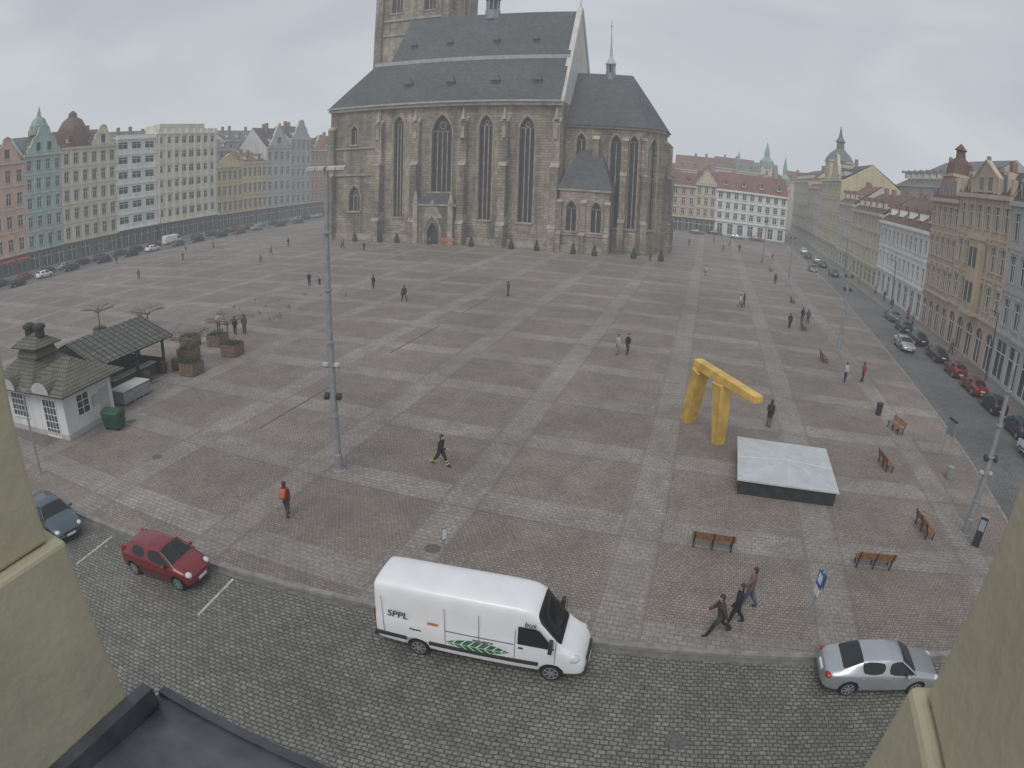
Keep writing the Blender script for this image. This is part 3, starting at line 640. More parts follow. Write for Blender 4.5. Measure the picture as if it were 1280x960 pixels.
# ------------------------------------------------------------------ vehicles
def mesh_eval(o):
    dg=bpy.context.evaluated_depsgraph_get(); dg.update(); return D.meshes.new_from_object(o.evaluated_get(dg),depsgraph=dg)
M_PAINT=mat('car_paint_default',(.3,.3,.3),.3,var=.03,coat=.6)
M_CGL=mat('car_glass',(.015,.018,.02),.06,var=.1)
M_TYRE=M_BLACK; M_RIM=mat('alloy_rim',(.45,.45,.46),.35,.7,var=.1,scale=10)
M_HL=mat('headlamp_lens',(.6,.62,.64),.1,var=.1); M_TL=mat('tail_lamp_lens',(.35,.02,.015),.2,var=.1)
M_PLATE=mat('number_plate',(.7,.7,.7),.5); M_PLAST=mat('bumper_plastic',(.03,.03,.032),.6)
def carmesh(name,st,glassrng,wstations,axles,wr,L,tails,ptop=None,small=None):
    B=MB(); rings=[]
    for x,w,zb,be,tp,tw in st:
        mid=(zb+be)/2+.05
        half=[(0,zb),(w*.86,zb),(w*.97,zb+.1),(w,mid),(w*.985,be-.06),(w*.95,be),(tw+ (w*.95-tw)*.08,be+(tp-be)*.86),(tw*.86,tp-.012),(0,tp+.012)]
        full=[(y,z) for y,z in half]+[(-y,z) for y,z in half[-2:0:-1]]
        rings.append([(x,y,z) for y,z in full])
    n=len(rings[0]); vs=[p for r in rings for p in r]; fs=[];ms=[]
    for i in range(len(rings)-1):
        for k in range(n):
            k2=(k+1)%n; f=(i*n+k,i*n+k2,(i+1)*n+k2,(i+1)*n+k); m=0
            kk=k if k<8 else n-1-k
            xa=st[i][0]; xb=st[i+1][0]; xm=(xa+xb)/2
            if kk in (0,): m=2
            if kk==1: m=2
            if kk in (5,):
                for a,b in glassrng:
                    if a<=xm<=b: m=1
            if kk in (6,7):
                for a,b in wstations:
                    if a<=xm<=b: m=1
            fs.append(f); ms.append(m)
    fs.append(tuple(range(n))[::-1]); ms.append(0); fs.append(tuple((len(rings)-1)*n+k for k in range(n))); ms.append(0)
    me=D.meshes.new(name); me.from_pydata(vs,[],fs)
    for m in (M_PAINT,M_CGL,M_PLAST): me.materials.append(m)
    for p,m in zip(me.polygons,ms): p.material_index=m; p.use_smooth=True
    o=D.objects.new('tmp',me); COL.objects.link(o)
    bm=bmesh.new(); bm.from_mesh(me); cl=bm.edges.layers.float.new('crease_edge')
    for ed in bm.edges:
        if len(ed.link_faces)==2 and ed.link_faces[0].material_index!=ed.link_faces[1].material_index: ed[cl]=.95
    bmesh.ops.recalc_face_normals(bm,faces=bm.faces); bm.to_mesh(me); bm.free()
    sd=o.modifiers.new('s','SUBSURF'); sd.levels=2; sd.render_levels=2
    cutters=[]
    wmax=max(s[1] for s in st)
    for ax in axles:
        for sy in (-1,1):
            c=MB(); c.tube((ax,sy*(wmax-.24),wr),(ax,sy*(wmax+.2),wr),wr+.055,wr+.055,M_PLAST,28)
            cm=c.mesh('cut'); 
            bm=bmesh.new(); bm.from_mesh(cm); bmesh.ops.recalc_face_normals(bm,faces=bm.faces); bm.to_mesh(cm); bm.free()
            co=D.objects.new('cut',cm); COL.objects.link(co); cutters.append(co)
            bo=o.modifiers.new('b','BOOLEAN'); bo.operation='DIFFERENCE'; bo.object=co; bo.solver='EXACT'
            try: bo.material_mode='TRANSFER'
            except Exception: pass
    em=mesh_eval(o)
    for c in cutters: D.objects.remove(c)
    D.objects.remove(o)
    B2=MB()
    for ax in axles:
        for sy in (-1,1):
            y0=sy*(wmax-.235);y1=sy*(wmax-.025)
            B2.tube((ax,y0,wr),(ax,y1,wr),wr,wr*.97,M_TYRE,28)
            B2.tube((ax,y1,wr),(ax,y1+sy*.006,wr),wr*.70,wr*.68,M_PLAST,24)
            for k in range(7):
                a=2*math.pi*k/7; ca,sa=math.cos(a),math.sin(a); r=wr*.66; t=wr*.085
                P=lambda rr,tt,yy:(ax+rr*ca-tt*sa,yy,wr+rr*sa+tt*ca)
                yy0=y1+sy*.006; yy1=y1+sy*.018
                B2.hexa([P(0,-t,yy0),P(r,-t,yy0),P(r,t,yy0),P(0,t,yy0)],[P(0,-t,yy1),P(r,-t,yy1),P(r,t,yy1),P(0,t,yy1)],M_RIM)
            B2.tube((ax,y1+sy*.006,wr),(ax,y1+sy*.02,wr),wr*.18,wr*.16,M_RIM,10)
            prev=None
            for k in range(25):
                a=2*math.pi*k/24; p=(ax+wr*.69*math.cos(a),y1+sy*.008,wr+wr*.69*math.sin(a))
                if prev: B2.tube(prev,p,.016,.016,M_RIM,4,False)
                prev=p
    return em,B2
def finish_vehicle(name,em,B2):
    pm=B2.mesh(name+'_parts')
    bm=bmesh.new(); 
    mats=list(em.materials); 
    for m in pm.materials:
        if m not in mats: mats.append(m)
    remap=[mats.index(m) for m in pm.materials]
    bm.from_mesh(em); n0=len(bm.faces); bm.from_mesh(pm); bm.faces.ensure_lookup_table()
    for f in list(bm.faces)[n0:]: f.material_index=remap[f.material_index]; f.smooth=False
    me=D.meshes.new(name); bm.to_mesh(me); bm.free()
    for m in mats: me.materials.append(m)
    return me
def place(me,name,paint,x,y,rot,z=-.13,parent=None,sc=1.):
    o=D.objects.new(name,me); COL.objects.link(o); o.location=(x,y,z); o.rotation_euler=(0,0,rot); o.scale=(sc,)*3
    if paint: o.material_slots[0].link='OBJECT'; o.material_slots[0].material=paint
    if parent: o.parent=parent
    return o
def paint(name,c,metal=.3,rough=.32):
    return mat('car_paint_'+name,c,rough,metal,var=.04,scale=1.5,coat=.7)
sedan=[(-2.33,.62,.38,.62,.78,.50),(-2.27,.80,.28,.84,.95,.62),(-1.95,.87,.2,.93,1.04,.66),(-1.72,.885,.18,.94,1.08,.66),(-1.05,.9,.17,.95,1.40,.57),(-.1,.9,.17,.94,1.47,.60),(-.02,.9,.17,.94,1.47,.60),(.5,.9,.17,.93,1.42,.58),(1.12,.9,.18,.92,1.02,.68),(1.25,.9,.18,.9,.985,.69),(1.95,.86,.2,.78,.86,.64),(2.22,.78,.24,.62,.70,.56),(2.33,.58,.36,.5,.56,.42)]
em,B2=carmesh('sedan',sedan,[(-1.05,-.1),(-.02,1.12)],[(-1.72,-1.05),(.5,1.12)],(-1.32,1.36),.32,4.6,None)
for sy in (-1,1):
    B2.tube((.46,sy*.60,1.375),(1.16,sy*.84,.955),.032,.036,M_PAINT,6)
    B2.ell((2.06,sy*.64,.66),(.2,.15,.1),M_HL,12,8); B2.ell((-2.17,sy*.64,.82),(.14,.2,.11),M_TL,12,8)
    B2.ell((.78,sy*1.0,1.0),(.09,.11,.075),M_PAINT,10,6); B2.box(.72,.82,sy*.9-.05,sy*.9+.05,.93,.97,M_PLAST)
    for xx in (.05,-.9): B2.box(xx-.1,xx+.08,sy*.902-.012,sy*.902+.012,.80,.825,M_RIM)
B2.box(2.28,2.345,-.26,.26,.38,.49,M_PLATE); B2.box(-2.37,-2.3,-.26,.26,.66,.77,M_PLATE)
B2.box(2.2,2.33,-.4,.4,.53,.6,M_PLAST)
SEDAN=finish_vehicle('sedan_mesh',em,B2)
hatch=[(-1.9,.66,.36,.72,.84,.55),(-1.84,.78,.27,.88,1.0,.62),(-1.72,.82,.2,.95,1.12,.6),(-1.32,.84,.18,.96,1.42,.56),(-1.18,.84,.17,.96,1.45,.56),(-.35,.85,.17,.94,1.50,.585),(-.27,.85,.17,.94,1.50,.585),(.38,.85,.17,.93,1.45,.56),(1.05,.85,.18,.92,1.04,.66),(1.18,.84,.18,.9,.99,.66),(1.6,.8,.2,.8,.88,.6),(1.82,.7,.24,.64,.72,.52),(1.92,.52,.36,.5,.58,.4)]
em,B2=carmesh('hatch',hatch,[(-1.18,-.35),(-.27,1.05)],[(-1.72,-1.32),(.38,1.05)],(-1.2,1.22),.3,3.9,None)
for sy in (-1,1):
    B2.tube((.34,sy*.585,1.405),(1.09,sy*.795,.955),.032,.036,M_PAINT,6)
    B2.ell((1.66,sy*.58,.7),(.2,.15,.12),M_HL,12,8); B2.ell((-1.74,sy*.68,1.02),(.1,.1,.2),M_TL,10,8)
    B2.ell((.72,sy*.95,1.0),(.09,.1,.075),M_PAINT,10,6); B2.box(.66,.76,sy*.85-.05,sy*.85+.05,.93,.97,M_PLAST)
    B2.box(-.25,-.08,sy*.852-.012,sy*.852+.012,.80,.825,M_PAINT)
    B2.box(-.85,.85,sy*.85-.02,sy*.85+.018,.5,.56,M_PLAST)
B2.box(1.86,1.935,-.25,.25,.38,.49,M_PLATE); B2.box(-1.93,-1.87,-.25,.25,.5,.6,M_PLATE)
HATCH=finish_vehicle('hatch_mesh',em,B2)
vst=[(-3.45,.86,.45,1.3,2.60,.78),(-3.40,.96,.38,1.4,2.70,.86),(-3.2,.99,.32,1.42,2.75,.88),(-1.0,.995,.3,1.45,2.79,.885),(1.2,.995,.3,1.45,2.79,.885),(1.62,.99,.3,1.44,2.72,.86),(1.86,.99,.3,1.43,2.58,.83),(2.66,.985,.3,1.3,1.48,.84),(2.8,.98,.3,1.24,1.38,.84),(3.22,.93,.3,1.0,1.14,.78),(3.40,.84,.34,.78,.9,.66),(3.47,.66,.42,.62,.7,.5)]
em,B2=carmesh('van',vst,[(9,9.1)],[(1.86,2.66)],(-1.93,2.42),.345,6.9,None)
VP=M_PLAST
for sy in (-1,1):
    def P(x,z,dy=.0):
        t=max(0,(z-1.45)/1.25); return (x,sy*((.992-.085*t**1.4)+dy),z)
    G1=[P(1.32,1.42,.008),P(2.48,1.40,.008),P(2.3,1.66,.006),P(1.98,2.06,.004),P(1.85,2.12,.004),P(1.32,2.12,.004)]
    B2.poly(G1,M_CGL)
    B2.ell((3.02,sy*.80,.98),(.26,.16,.2),M_HL,12,8); B2.box(-3.46,-3.41,sy*.84-.07,sy*.84+.07,1.05,1.6,M_TL)
    B2.box(2.3,2.42,sy*1.13-.12,sy*1.13+.12,1.42,1.85,VP); B2.box(2.32,2.4,sy*1.02-.06,sy*1.02+.06,1.5,1.58,VP)
    B2.box(-1.55,2.0,sy*.995-.03,sy*.995+.022,.62,.76,VP); B2.box(-3.38,-2.32,sy*.99-.03,sy*.99+.02,.62,.76,VP)
    for xx in (-3.1,-1.0,.1,1.24,2.5): B2.box(xx-.008,xx+.008,sy*.99-.01,sy*.999,.8,2.0 if xx>1 else 2.3,VP)
    B2.box(-1.0,1.2,sy*.986-.01,sy*.995,1.36,1.39,VP)
    B2.box(1.35,1.5,sy*1.0-.02,sy*1.0+.02,1.25,1.29,VP)
B2.box(3.35,3.5,-.72,.72,.36,.6,VP); B2.box(3.4,3.47,-.5,.5,.66,.84,VP); B2.box(-3.52,-3.4,-.9,.9,.4,.56,VP); B2.box(3.44,3.515,-.26,.26,.42,.53,M_PLATE)
B2.box(-3.458,-3.44,-.01,.01,.6,2.5,VP)
VAN=finish_vehicle('van_mesh',em,B2)
VW=paint('white',(.78,.79,.80),.0,.4)
ve=empty('delivery_van',(-5.25,14.98,-.13),.07)
o=place(VAN,'body',VW,0,0,0,z=0,parent=ve)
TXM=mat('lettering_dark',(.03,.035,.05),.5); LEAF=mat('leaf_decal',(.03,.16,.06),.5,var=.3,scale=5); ORG=mat('decal_orange',(.6,.2,.02),.5)
def text(s,size,x,z,m,parent,y=-1.004,italic=0):
    c=D.curves.new('lettering','FONT'); c.body=s; c.size=size; c.extrude=.001; c.offset=.004; c.shear=italic
    o=D.objects.new('lettering',c); COL.objects.link(o); o.parent=parent; o.location=(x,y,z); o.rotation_euler=(math.radians(90),0,0); c.materials.append(m); return o
text('SPPL',.36,-2.95,1.52,TXM,ve,y=-1.002,italic=.2)
text('www.sppl.cz',.13,-.1,1.2,TXM,ve); text('doprava',.12,-2.2,1.12,TXM,ve); text('bus',.26,1.5,2.18,TXM,ve,y=-.975,italic=.2)
lb=MB()
lb.quad((-1.6,-1.003,1.5),(-1.25,-1.003,1.5),(-1.2,-1.003,1.6),(-1.55,-1.003,1.6),ORG)
def leaf(x0,z0,L,H,a):
    pts=[]
    n=10
    for i in range(n+1): t=i/n; pts.append((t*L,math.sin(math.pi*t)**.8*H))
    for i in range(n-1,0,-1): t=i/n; pts.append((t*L,-math.sin(math.pi*t)**.8*H*.8))
    lb.poly([(x0+p*math.cos(a)-q*math.sin(a),-1.0035,z0+p*math.sin(a)+q*math.cos(a)) for p,q in pts],LEAF)
leaf(-1.0,.92,2.1,.24,.02)
for i in range(7):
    x=-.78+i*.26; lb.quad((x,-1.0065,.94),(x+.05,-1.0065,.94),(x+.24,-1.0065,1.16),(x+.2,-1.0065,1.16),VW); lb.quad((x,-1.0065,.92),(x+.05,-1.0065,.92),(x+.24,-1.0065,.76),(x+.2,-1.0065,.76),VW)
lb.quad((-1.0,-1.0095,.915),(1.1,-1.0095,.945),(1.1,-1.0095,.965),(-1.0,-1.0095,.935),VW)
lb.obj('leaf_graphic',ve)
place(HATCH,'hatchback_car',paint('red',(.2,.018,.025)),-18.35,13.45,.10,sc=1.03)
place(SEDAN,'sedan_car',paint('slate_blue',(.07,.095,.125)),-26.6,12.75,-.12,sc=1.0)
place(SEDAN,'sedan_car',paint('silver',(.42,.45,.47),.6),8.35,16.28,.06)
cols={'black':(.015,.015,.017),'dark_blue':(.02,.035,.08),'grey':(.12,.125,.13),'white':(.75,.75,.75),'silver':(.42,.45,.47),'red':(.2,.018,.025),'green':(.03,.07,.05)}
def pc(k): return MC.get('car_paint_'+k) or paint(k,cols[k])
h=math.pi/2
for x,y,k,t in ((27.6,80.2,'dark_blue',HATCH),(24.4,69.5,'silver',SEDAN),(27.7,74,'black',SEDAN),(27.8,66.8,'black',SEDAN),(27.9,60.9,'red',HATCH),(28,55.6,'red',SEDAN),(28,50.4,'black',HATCH),(28,87,'grey',SEDAN),(28,44.8,'dark_blue',HATCH),(22.6,130,'grey',HATCH),(26.8,142,'black',SEDAN),(26.8,150,'silver',HATCH),(26.8,128,'black',SEDAN),(26.6,170,'white',HATCH),(25.8,158,'black',HATCH)):
    place(t,'hatchback_car' if t is HATCH else 'sedan_car',pc(k),x,y,h+(math.pi if x<25 else 0))
o=place(VAN,'panel_van',VW,26.9,38.8,h,sc=.8)
rs=random.Random(5)
ys=57.; i=0
while ys<186:
    k=rs.choice(['black','grey','dark_blue','black','black','dark_blue','grey','silver','red']); t=rs.choice([HATCH,SEDAN])
    if i in (9,): place(VAN,'panel_van',VW,-121.5,ys,h,sc=.85); ys+=8.5
    else: place(t,'hatchback_car' if t is HATCH else 'sedan_car',pc(k),-120.5+rs.uniform(-.4,.4)-(ys-57)*.01,ys,h); ys+=rs.uniform(4.9,6.4)
    i+=1
for x,y,k in ((-115.6,73,'black'),(-115.4,82,'dark_blue'),(-115.2,90,'black'),(-115,105,'grey'),(-115,112,'black'),(-115.2,121,'black'),(-115,128,'red'),(-115,146,'black'),(-115,155,'dark_blue'),(-116,66,'white'),(-115.5,96.8,'white'),(-113.8,58,'black'),(-116,136,'silver')): place(HATCH,'hatchback_car',pc(k),x,y,h)
for x,y,k in ((2.5,193.5,'black'),(9,188.5,'silver'),(-3,189,'grey'),(15,189,'red')): place(SEDAN,'sedan_car',pc(k),x,y,0)
# ------------------------------------------------------------------ people
def person(x,y,heading,h=1.76,stride=.35,jacket=(.03,.03,.035),pants=(.03,.035,.05),hair=(.05,.03,.02),coat=False,pack=None,bag=None,arms=(.3,-.3),elb=(.3,.3),near=False,hivis=False,lean=0.,name='pedestrian',z=0.):
    J=[];E=[];Rr=[];lab=[]
    def add(p,r,par=None,l='t'):
        J.append(Vector(p));Rr.append(r);lab.append(l)
        if par is not None: E.append((par,len(J)-1))
        return len(J)-1
    b=.015
    pel=add((0,0,.98),.135+b); 
    wa=add((.0+lean*.12,0,1.1),.125+b,pel); ch=add((lean*.25,0,1.28),.145+b,wa); uc=add((lean*.38,0,1.42),.11+b,ch)
    nk=add((.01+lean*.46,0,1.52),.056,uc,'s'); h1=add((.03+lean*.52,0,1.60),.078,nk,'s'); h2=add((.03+lean*.55,0,1.67),.092,h1,'s'); h3=add((.015+lean*.55,0,1.735),.07,h2,'s')
    feet=[]
    for sy,f,kn in ((1,stride,.12 if stride>0 else .1),(-1,-stride*.8,.5*min(1,abs(stride)*2.5))):
        hp=add((0,sy*.085,.92),.095+b*.5,pel,'l')
        kx=.44*math.sin(f);kz=.92-.44*math.cos(f)
        th=add((kx*.5,sy*.095,.92-.22*math.cos(f)),.09+b*.5,hp,'l')
        k=add((kx,sy*.1,kz),.066+b*.5,th,'l')
        g_=f-kn; ax=kx+.43*math.sin(g_);az=kz-.43*math.cos(g_)
        cf=add(((kx*.6+ax*.4)-.02,sy*.1,kz*.6+az*.4),.064+b*.4,k,'l')
        an=add((ax,sy*.1,az),.05+b*.4,cf,'l')
        ft=add((ax+.03,sy*.1,az-.045),.046,an,'f'); to=add((ax+.19,sy*.11,az-.055),.036,ft,'f')
        feet.append(min(J[ft].z,J[to].z)-.04)
    for sy,a,el in ((1,arms[0],elb[0]),(-1,arms[1],elb[1])):
        sx=lean*.38
        s_=add((sx,sy*.17,1.405),.066+b,uc,'t')
        ex=sx+.28*math.sin(a);ez=1.405-.28*math.cos(a)
        e_=add((ex,sy*.225,ez),.052+b,s_,'t')
        wx=ex+.245*math.sin(a+el);wz=ez-.245*math.cos(a+el)
        w_=add((wx,sy*.225,wz),.036+b*.6,e_,'t')
        dx,dz=math.sin(a+el+.1),-math.cos(a+el+.1)
        p_=add((wx+.065*dx,sy*.222,wz+.065*dz),.032,w_,'s')
        if near:
            for q,ln in ((-.028,.07),(-.01,.08),(.009,.075),(.026,.06)):
                f1=add((wx+.11*dx+q*-dz,sy*.222,wz+.11*dz+q*dx),.0105,p_,'s')
                add((wx+(.11+ln*.8)*dx+q*-dz+.012,sy*.20,wz+(.11+ln*.8)*dz+q*dx),.0085,f1,'s')
            t1=add((wx+.06*dx+.04,sy*.205,wz+.06*dz),.011,p_,'s'); add((wx+.10*dx+.055,sy*.19,wz+.10*dz),.009,t1,'s')
        else:
            add((wx+.14*dx+.01,sy*.2,wz+.14*dz),.022,p_,'s')
    zmin=min(feet)
    me=D.meshes.new('sk'); me.from_pydata([tuple(v) for v in J],E,[]); o=D.objects.new('sk',me); COL.objects.link(o)
    sk=o.modifiers.new('Skin','SKIN'); sk.branch_smoothing=.4
    for i,v in enumerate(me.skin_vertices[0].data):
        q={'t':1.16,'l':1.14,'f':1.15,'s':.98}[lab[i]]
        if lab[i]=='s' and Rr[i]<.012: q=1.
        v.radius=(Rr[i]*q,Rr[i]*q*(1.12 if lab[i]=='t' and i<4 else 1)); v.use_root=(i==0)
    ss=o.modifiers.new('Sub','SUBSURF'); ss.levels=2; ss.render_levels=2
    em=mesh_eval(o); D.objects.remove(o)
    key=lambda c:'%02d%02d%02d'%tuple(int(v*99) for v in c)
    mj=mat('jacket_'+key(jacket),jacket,.85,var=.2,scale=6,bump=.3); mp=mat('trousers_'+key(pants),pants,.85,var=.2,scale=6); ms=mat('shoes_dark',(.02,.018,.016),.6); mh=mat('hair_'+key(hair),hair,.8,var=.3,scale=30)
    mats=[mj,mp,M_SKIN,ms]
    em.materials.clear()
    for m in mats: em.materials.append(m)
    for p in em.polygons:
        c=p.center; best=9;bl='t'
        for a,b_ in E:
            A=J[a];Bv=J[b_]-A; t=max(0,min(1,(c-A).dot(Bv)/max(1e-6,Bv.dot(Bv)))); d=(c-(A+Bv*t)).length-(Rr[a]*(1-t)+Rr[b_]*t)
            if d<best: best=d; bl=lab[b_] if t>.5 or lab[b_]!='s' else lab[a]
        k={'t':0,'l':1,'s':2,'f':3}[bl]
        if k==1 and (c.z>.93 or (coat and c.z>.62)): k=0
        p.material_index=k; p.use_smooth=True
    B=MB(); hx=.03+lean*.55
    B.ell((hx-.034,0,1.70),(.108,.1,.10),mh,14,8,z0=0.)
    B.ell((hx-.055,0,1.64),(.07,.09,.11),mh,12,8)
    B.hexa([(hx+.075,-.014,1.625),(hx+.112,-.012,1.625),(hx+.112,.012,1.625),(hx+.075,.014,1.625)],[(hx+.075,-.006,1.675),(hx+.09,-.004,1.675),(hx+.09,.004,1.675),(hx+.075,.006,1.675)],M_SKIN)
    for sy in (-1,1):
        B.ell((hx+.082,sy*.032,1.672),(.011,.014,.009),M_WHITE,8,5); B.ell((hx+.09,sy*.032,1.672),(.006,.007,.007),M_DARK,6,4)
        B.ell((hx-.005,sy*.09,1.655),(.02,.012,.03),M_SKIN,8,5)
    B.box(hx+.07,hx+.088,-.022,.022,1.596,1.604,mat('lips',(.35,.13,.11),.6))
    B.lathe(lean*.44,0,[(.085,1.47),(.08,1.53),(.07,1.535),(.07,1.47)],mj,12)
    if pack:
        mk=mat('backpack_'+key(pack),pack,.8,var=.15)
        B.hexa([(-.32,-.14,1.02),(-.13,-.15,1.02),(-.13,.15,1.02),(-.32,.14,1.02)],[(-.27,-.11,1.46),(-.12,-.13,1.48),(-.12,.13,1.48),(-.27,.11,1.46)],mk)
        B.hexa([(-.37,-.1,1.05),(-.31,-.1,1.05),(-.31,.1,1.05),(-.37,.1,1.05)],[(-.34,-.09,1.25),(-.29,-.09,1.25),(-.29,.09,1.25),(-.34,.09,1.25)],mk)
        for sy in (-1,1): B.tube((-.12,sy*.1,1.47),(.16,sy*.1,1.42),.018,.018,mk,6); B.tube((.16,sy*.1,1.42),(.17,sy*.13,1.15),.018,.018,mk,6)
    if bag:
        mk=mat('bag_'+key(bag),bag,.7,var=.15); B.hexa([(-.18,.26,.62),(.16,.26,.62),(.16,.35,.62),(-.18,.35,.62)],[(-.15,.27,.92),(.13,.27,.92),(.13,.34,.92),(-.15,.34,.92)],mk); B.tube((-.08,.3,.92),(0,.2,1.42),.01,.01,mk,5)
    if hivis:
        hv=mat('hivis_yellow',(.6,.75,.03),.6)
        for sy,f,kn in ((1,stride,.12),(-1,-stride*.8,.5*min(1,abs(stride)*2.5))):
            kx=.44*math.sin(f);kz=.92-.44*math.cos(f);g_=f-kn
            for q in (.2,.34): 
                cx=kx+q*math.sin(g_);cz=kz-q*math.cos(g_); B.tube((cx,sy*.1,cz),(cx+.05*math.sin(g_),sy*.1,cz-.05*math.cos(g_)),.086,.08,hv,10)
    pm=B.mesh('p',True); mm=list(em.materials)
    for m in pm.materials:
        if m not in mm: mm.append(m)
    rm=[mm.index(m) for m in pm.materials]
    bm=bmesh.new(); bm.from_mesh(em); n0=len(bm.faces); bm.from_mesh(pm); bm.faces.ensure_lookup_table()
    for f in list(bm.faces)[n0:]: f.material_index=rm[f.material_index]
    bmesh.ops.translate(bm,verts=bm.verts,vec=(0,0,-zmin))
    me=D.meshes.new(name); bm.to_mesh(me); bm.free()
    for m in mm: me.materials.append(m)
    o=D.objects.new(name,me); COL.objects.link(o); o.location=(x,y,z); o.rotation_euler=(0,0,heading); s=h/1.80; o.scale=(s,s,s)
    return o
NV=(.02,.025,.045); BK=(.018,.018,.02); BR=(.12,.07,.045); JE=(.05,.075,.13); GR=(.12,.12,.125)
person(-11.9,26.9,-.1,1.84,.5,BK,(.03,.03,.035),near=True,hivis=True,arms=(-.5,.5),elb=(.3,1.1),pack=None,lean=.15)
person(-16.2,19.4,1.75,1.78,.25,(.1,.035,.03),(.04,.05,.07),near=True,pack=(.55,.12,.05),arms=(.2,-.3))
person(2.35,17.75,3.35,1.88,.5,(.05,.045,.035),(.02,.02,.022),near=True,arms=(-.5,.4),elb=(.2,.6),lean=.2,coat=True)
person(2.95,18.5,3.1,1.84,.3,BK,BK,near=True,arms=(.3,-.3),elb=(.3,.4))
person(3.45,19.6,2.9,1.86,.3,(.16,.1,.095),(.07,.085,.11),near=True,arms=(.4,-.2),elb=(.5,.2))
person(-22.4,70.5,1.2,1.8,.25,BR,BK,coat=True)
person(-32.3,63.1,2.6,1.84,.4,(.05,.05,.04),BK,coat=True,bag=(.03,.03,.03))
person(-39.3,68.3,1.8,1.75,.3,BK,NV)
person(-48.7,67.6,-1.0,1.8,.15,(.03,.035,.04),BK,coat=True,name='pedestrian'); person(-47.6,68.4,-1.2,1.7,.15,(.3,.27,.22),NV)
person(-6.55,51.3,-1.9,1.72,.35,(.35,.33,.31),(.2,.2,.22)); person(-5.75,51.7,-1.9,1.8,.4,BK,BK,coat=True)
person(5.4,38.9,1.2,1.86,.05,(.05,.055,.04),GR,coat=True,pack=(.03,.03,.03))
person(5.0,79,.2,1.75,.35,(.5,.5,.52),GR); person(5.5,79.8,.3,1.74,.25,BK,NV)
person(-40.9,44.0,2.2,1.78,.2,BK,BK,coat=True); person(-40.1,44.5,2.2,1.9,.1,BR,NV,coat=True); person(-43.8,44.7,0,1.72,.1,(.5,.5,.5),JE)
person(13.3,51.9,.8,1.74,.2,(.45,.45,.47),NV); person(15.1,52.6,.6,1.78,.3,(.3,.03,.03),BK)
person(10.4,70.4,1.3,1.76,.25,NV,BK); person(12.0,104,1.5,1.75,.3,BK,BK); person(.3,103,1.2,1.75,.3,(.5,.38,.22),GR); person(-9.8,113.8,1.9,1.75,.2,BR,BK)
person(12.6,75.5,1.5,1.7,.1,BK,BK,coat=True); person(13.2,74.8,1.7,1.7,.1,BR,NV)
rs=random.Random(11)
for px,py in ((-83,66),(-80,104),(-66,103),(-67,104.5),(-60,101),(-91,84),(-75,92),(-98,100),(-99,101),(-104,97),(-70,83),(4,146),(8,150),(6,160),(-4,150),(15,140),(12,132),(2,168),(30.8,88),(31.2,89.5),(30.5,96),(31.4,104),(30.2,84),(30.6,120),(31,70),(31.3,110),(-108,80),(-109,120),(-52,112.5)):
    person(px,py,rs.uniform(0,6.28),rs.uniform(1.62,1.85),rs.choice([.1,.3,.4]),rs.choice([BK,NV,BR,GR,(.3,.05,.04),(.2,.2,.18)]),rs.choice([BK,NV,JE,GR]),coat=rs.random()<.4)
for px,py in ((-49.6,113.2),(-48.6,112.8),(-47.6,113.4)): person(px,py,rs.uniform(0,6),1.8,.1,(.75,.18,.03),(.6,.15,.03),lean=.3,name='road_worker')
# ------------------------------------------------------------------ sculpture + basin
GD=mat('gilded_metal',(.66,.43,.1),.5,.1,var=.22,scale=1.3,bump=.5,bscale=5)
def beam(B,a,b,w0,w1,h0,h1,m,up=Vector((0,0,1))):
    a=Vector(a);b=Vector(b);d=(b-a).normalized();s=d.cross(up).normalized();u=s.cross(d)
    B.hexa([a-s*w0/2-u*h0/2,a+s*w0/2-u*h0/2,a+s*w0/2+u*h0/2,a-s*w0/2+u*h0/2],[b-s*w1/2-u*h1/2,b+s*w1/2-u*h1/2,b+s*w1/2+u*h1/2,b-s*w1/2+u*h1/2],m)
B=MB()
hd=Vector((.567,-.824,0))
beam(B,(0.2,37.35,4.05),(3.72,32.2,3.95),.62,.62,.62,.42,GD)
beam(B,(0.05,38.2,-.02),(.45,36.95,3.78),.8,.85,.85,.75,GD,up=hd)
beam(B,(2.05,35.1,-.02),(1.75,35.0,3.76),.62,.85,.62,.95,GD,up=hd)
B.obj('golden_fountain_sculpture',bevel=.05)
BT=mat('basin_top_plate',(.46,.49,.50),.3,var=.1,scale=1.5,bump=.03); BS=mat('basin_side',(.03,.036,.036),.35,var=.3)
e=empty('fountain_basin',(5.75,31.6,0),-.02)
B=MB(); B.box(-2.6,2.6,-2.7,2.7,0,.78,BS); 
B.obj('sides',e,bevel=.02)
B=MB(); r=[(-2.72,-2.82),(2.72,-2.82),(2.72,2.82),(-2.72,2.82)]
B.add([(x,y,.785) for x,y in r]+[(x,y,.86) for x,y in r]+[(.2,.2,.97)],[(0,1,5,4),(1,2,6,5),(2,3,7,6),(3,0,4,7),(4,5,8),(5,6,8),(6,7,8),(7,4,8)],BT)
for x,y in r+[(0,-2.82),(2.72,0),(0,2.82),(-2.72,0)]: B.tube((x*.99,y*.99,.865),(.2,.2,.975),.012,.012,M_WHITE,5)
B.obj('top_plate',e)
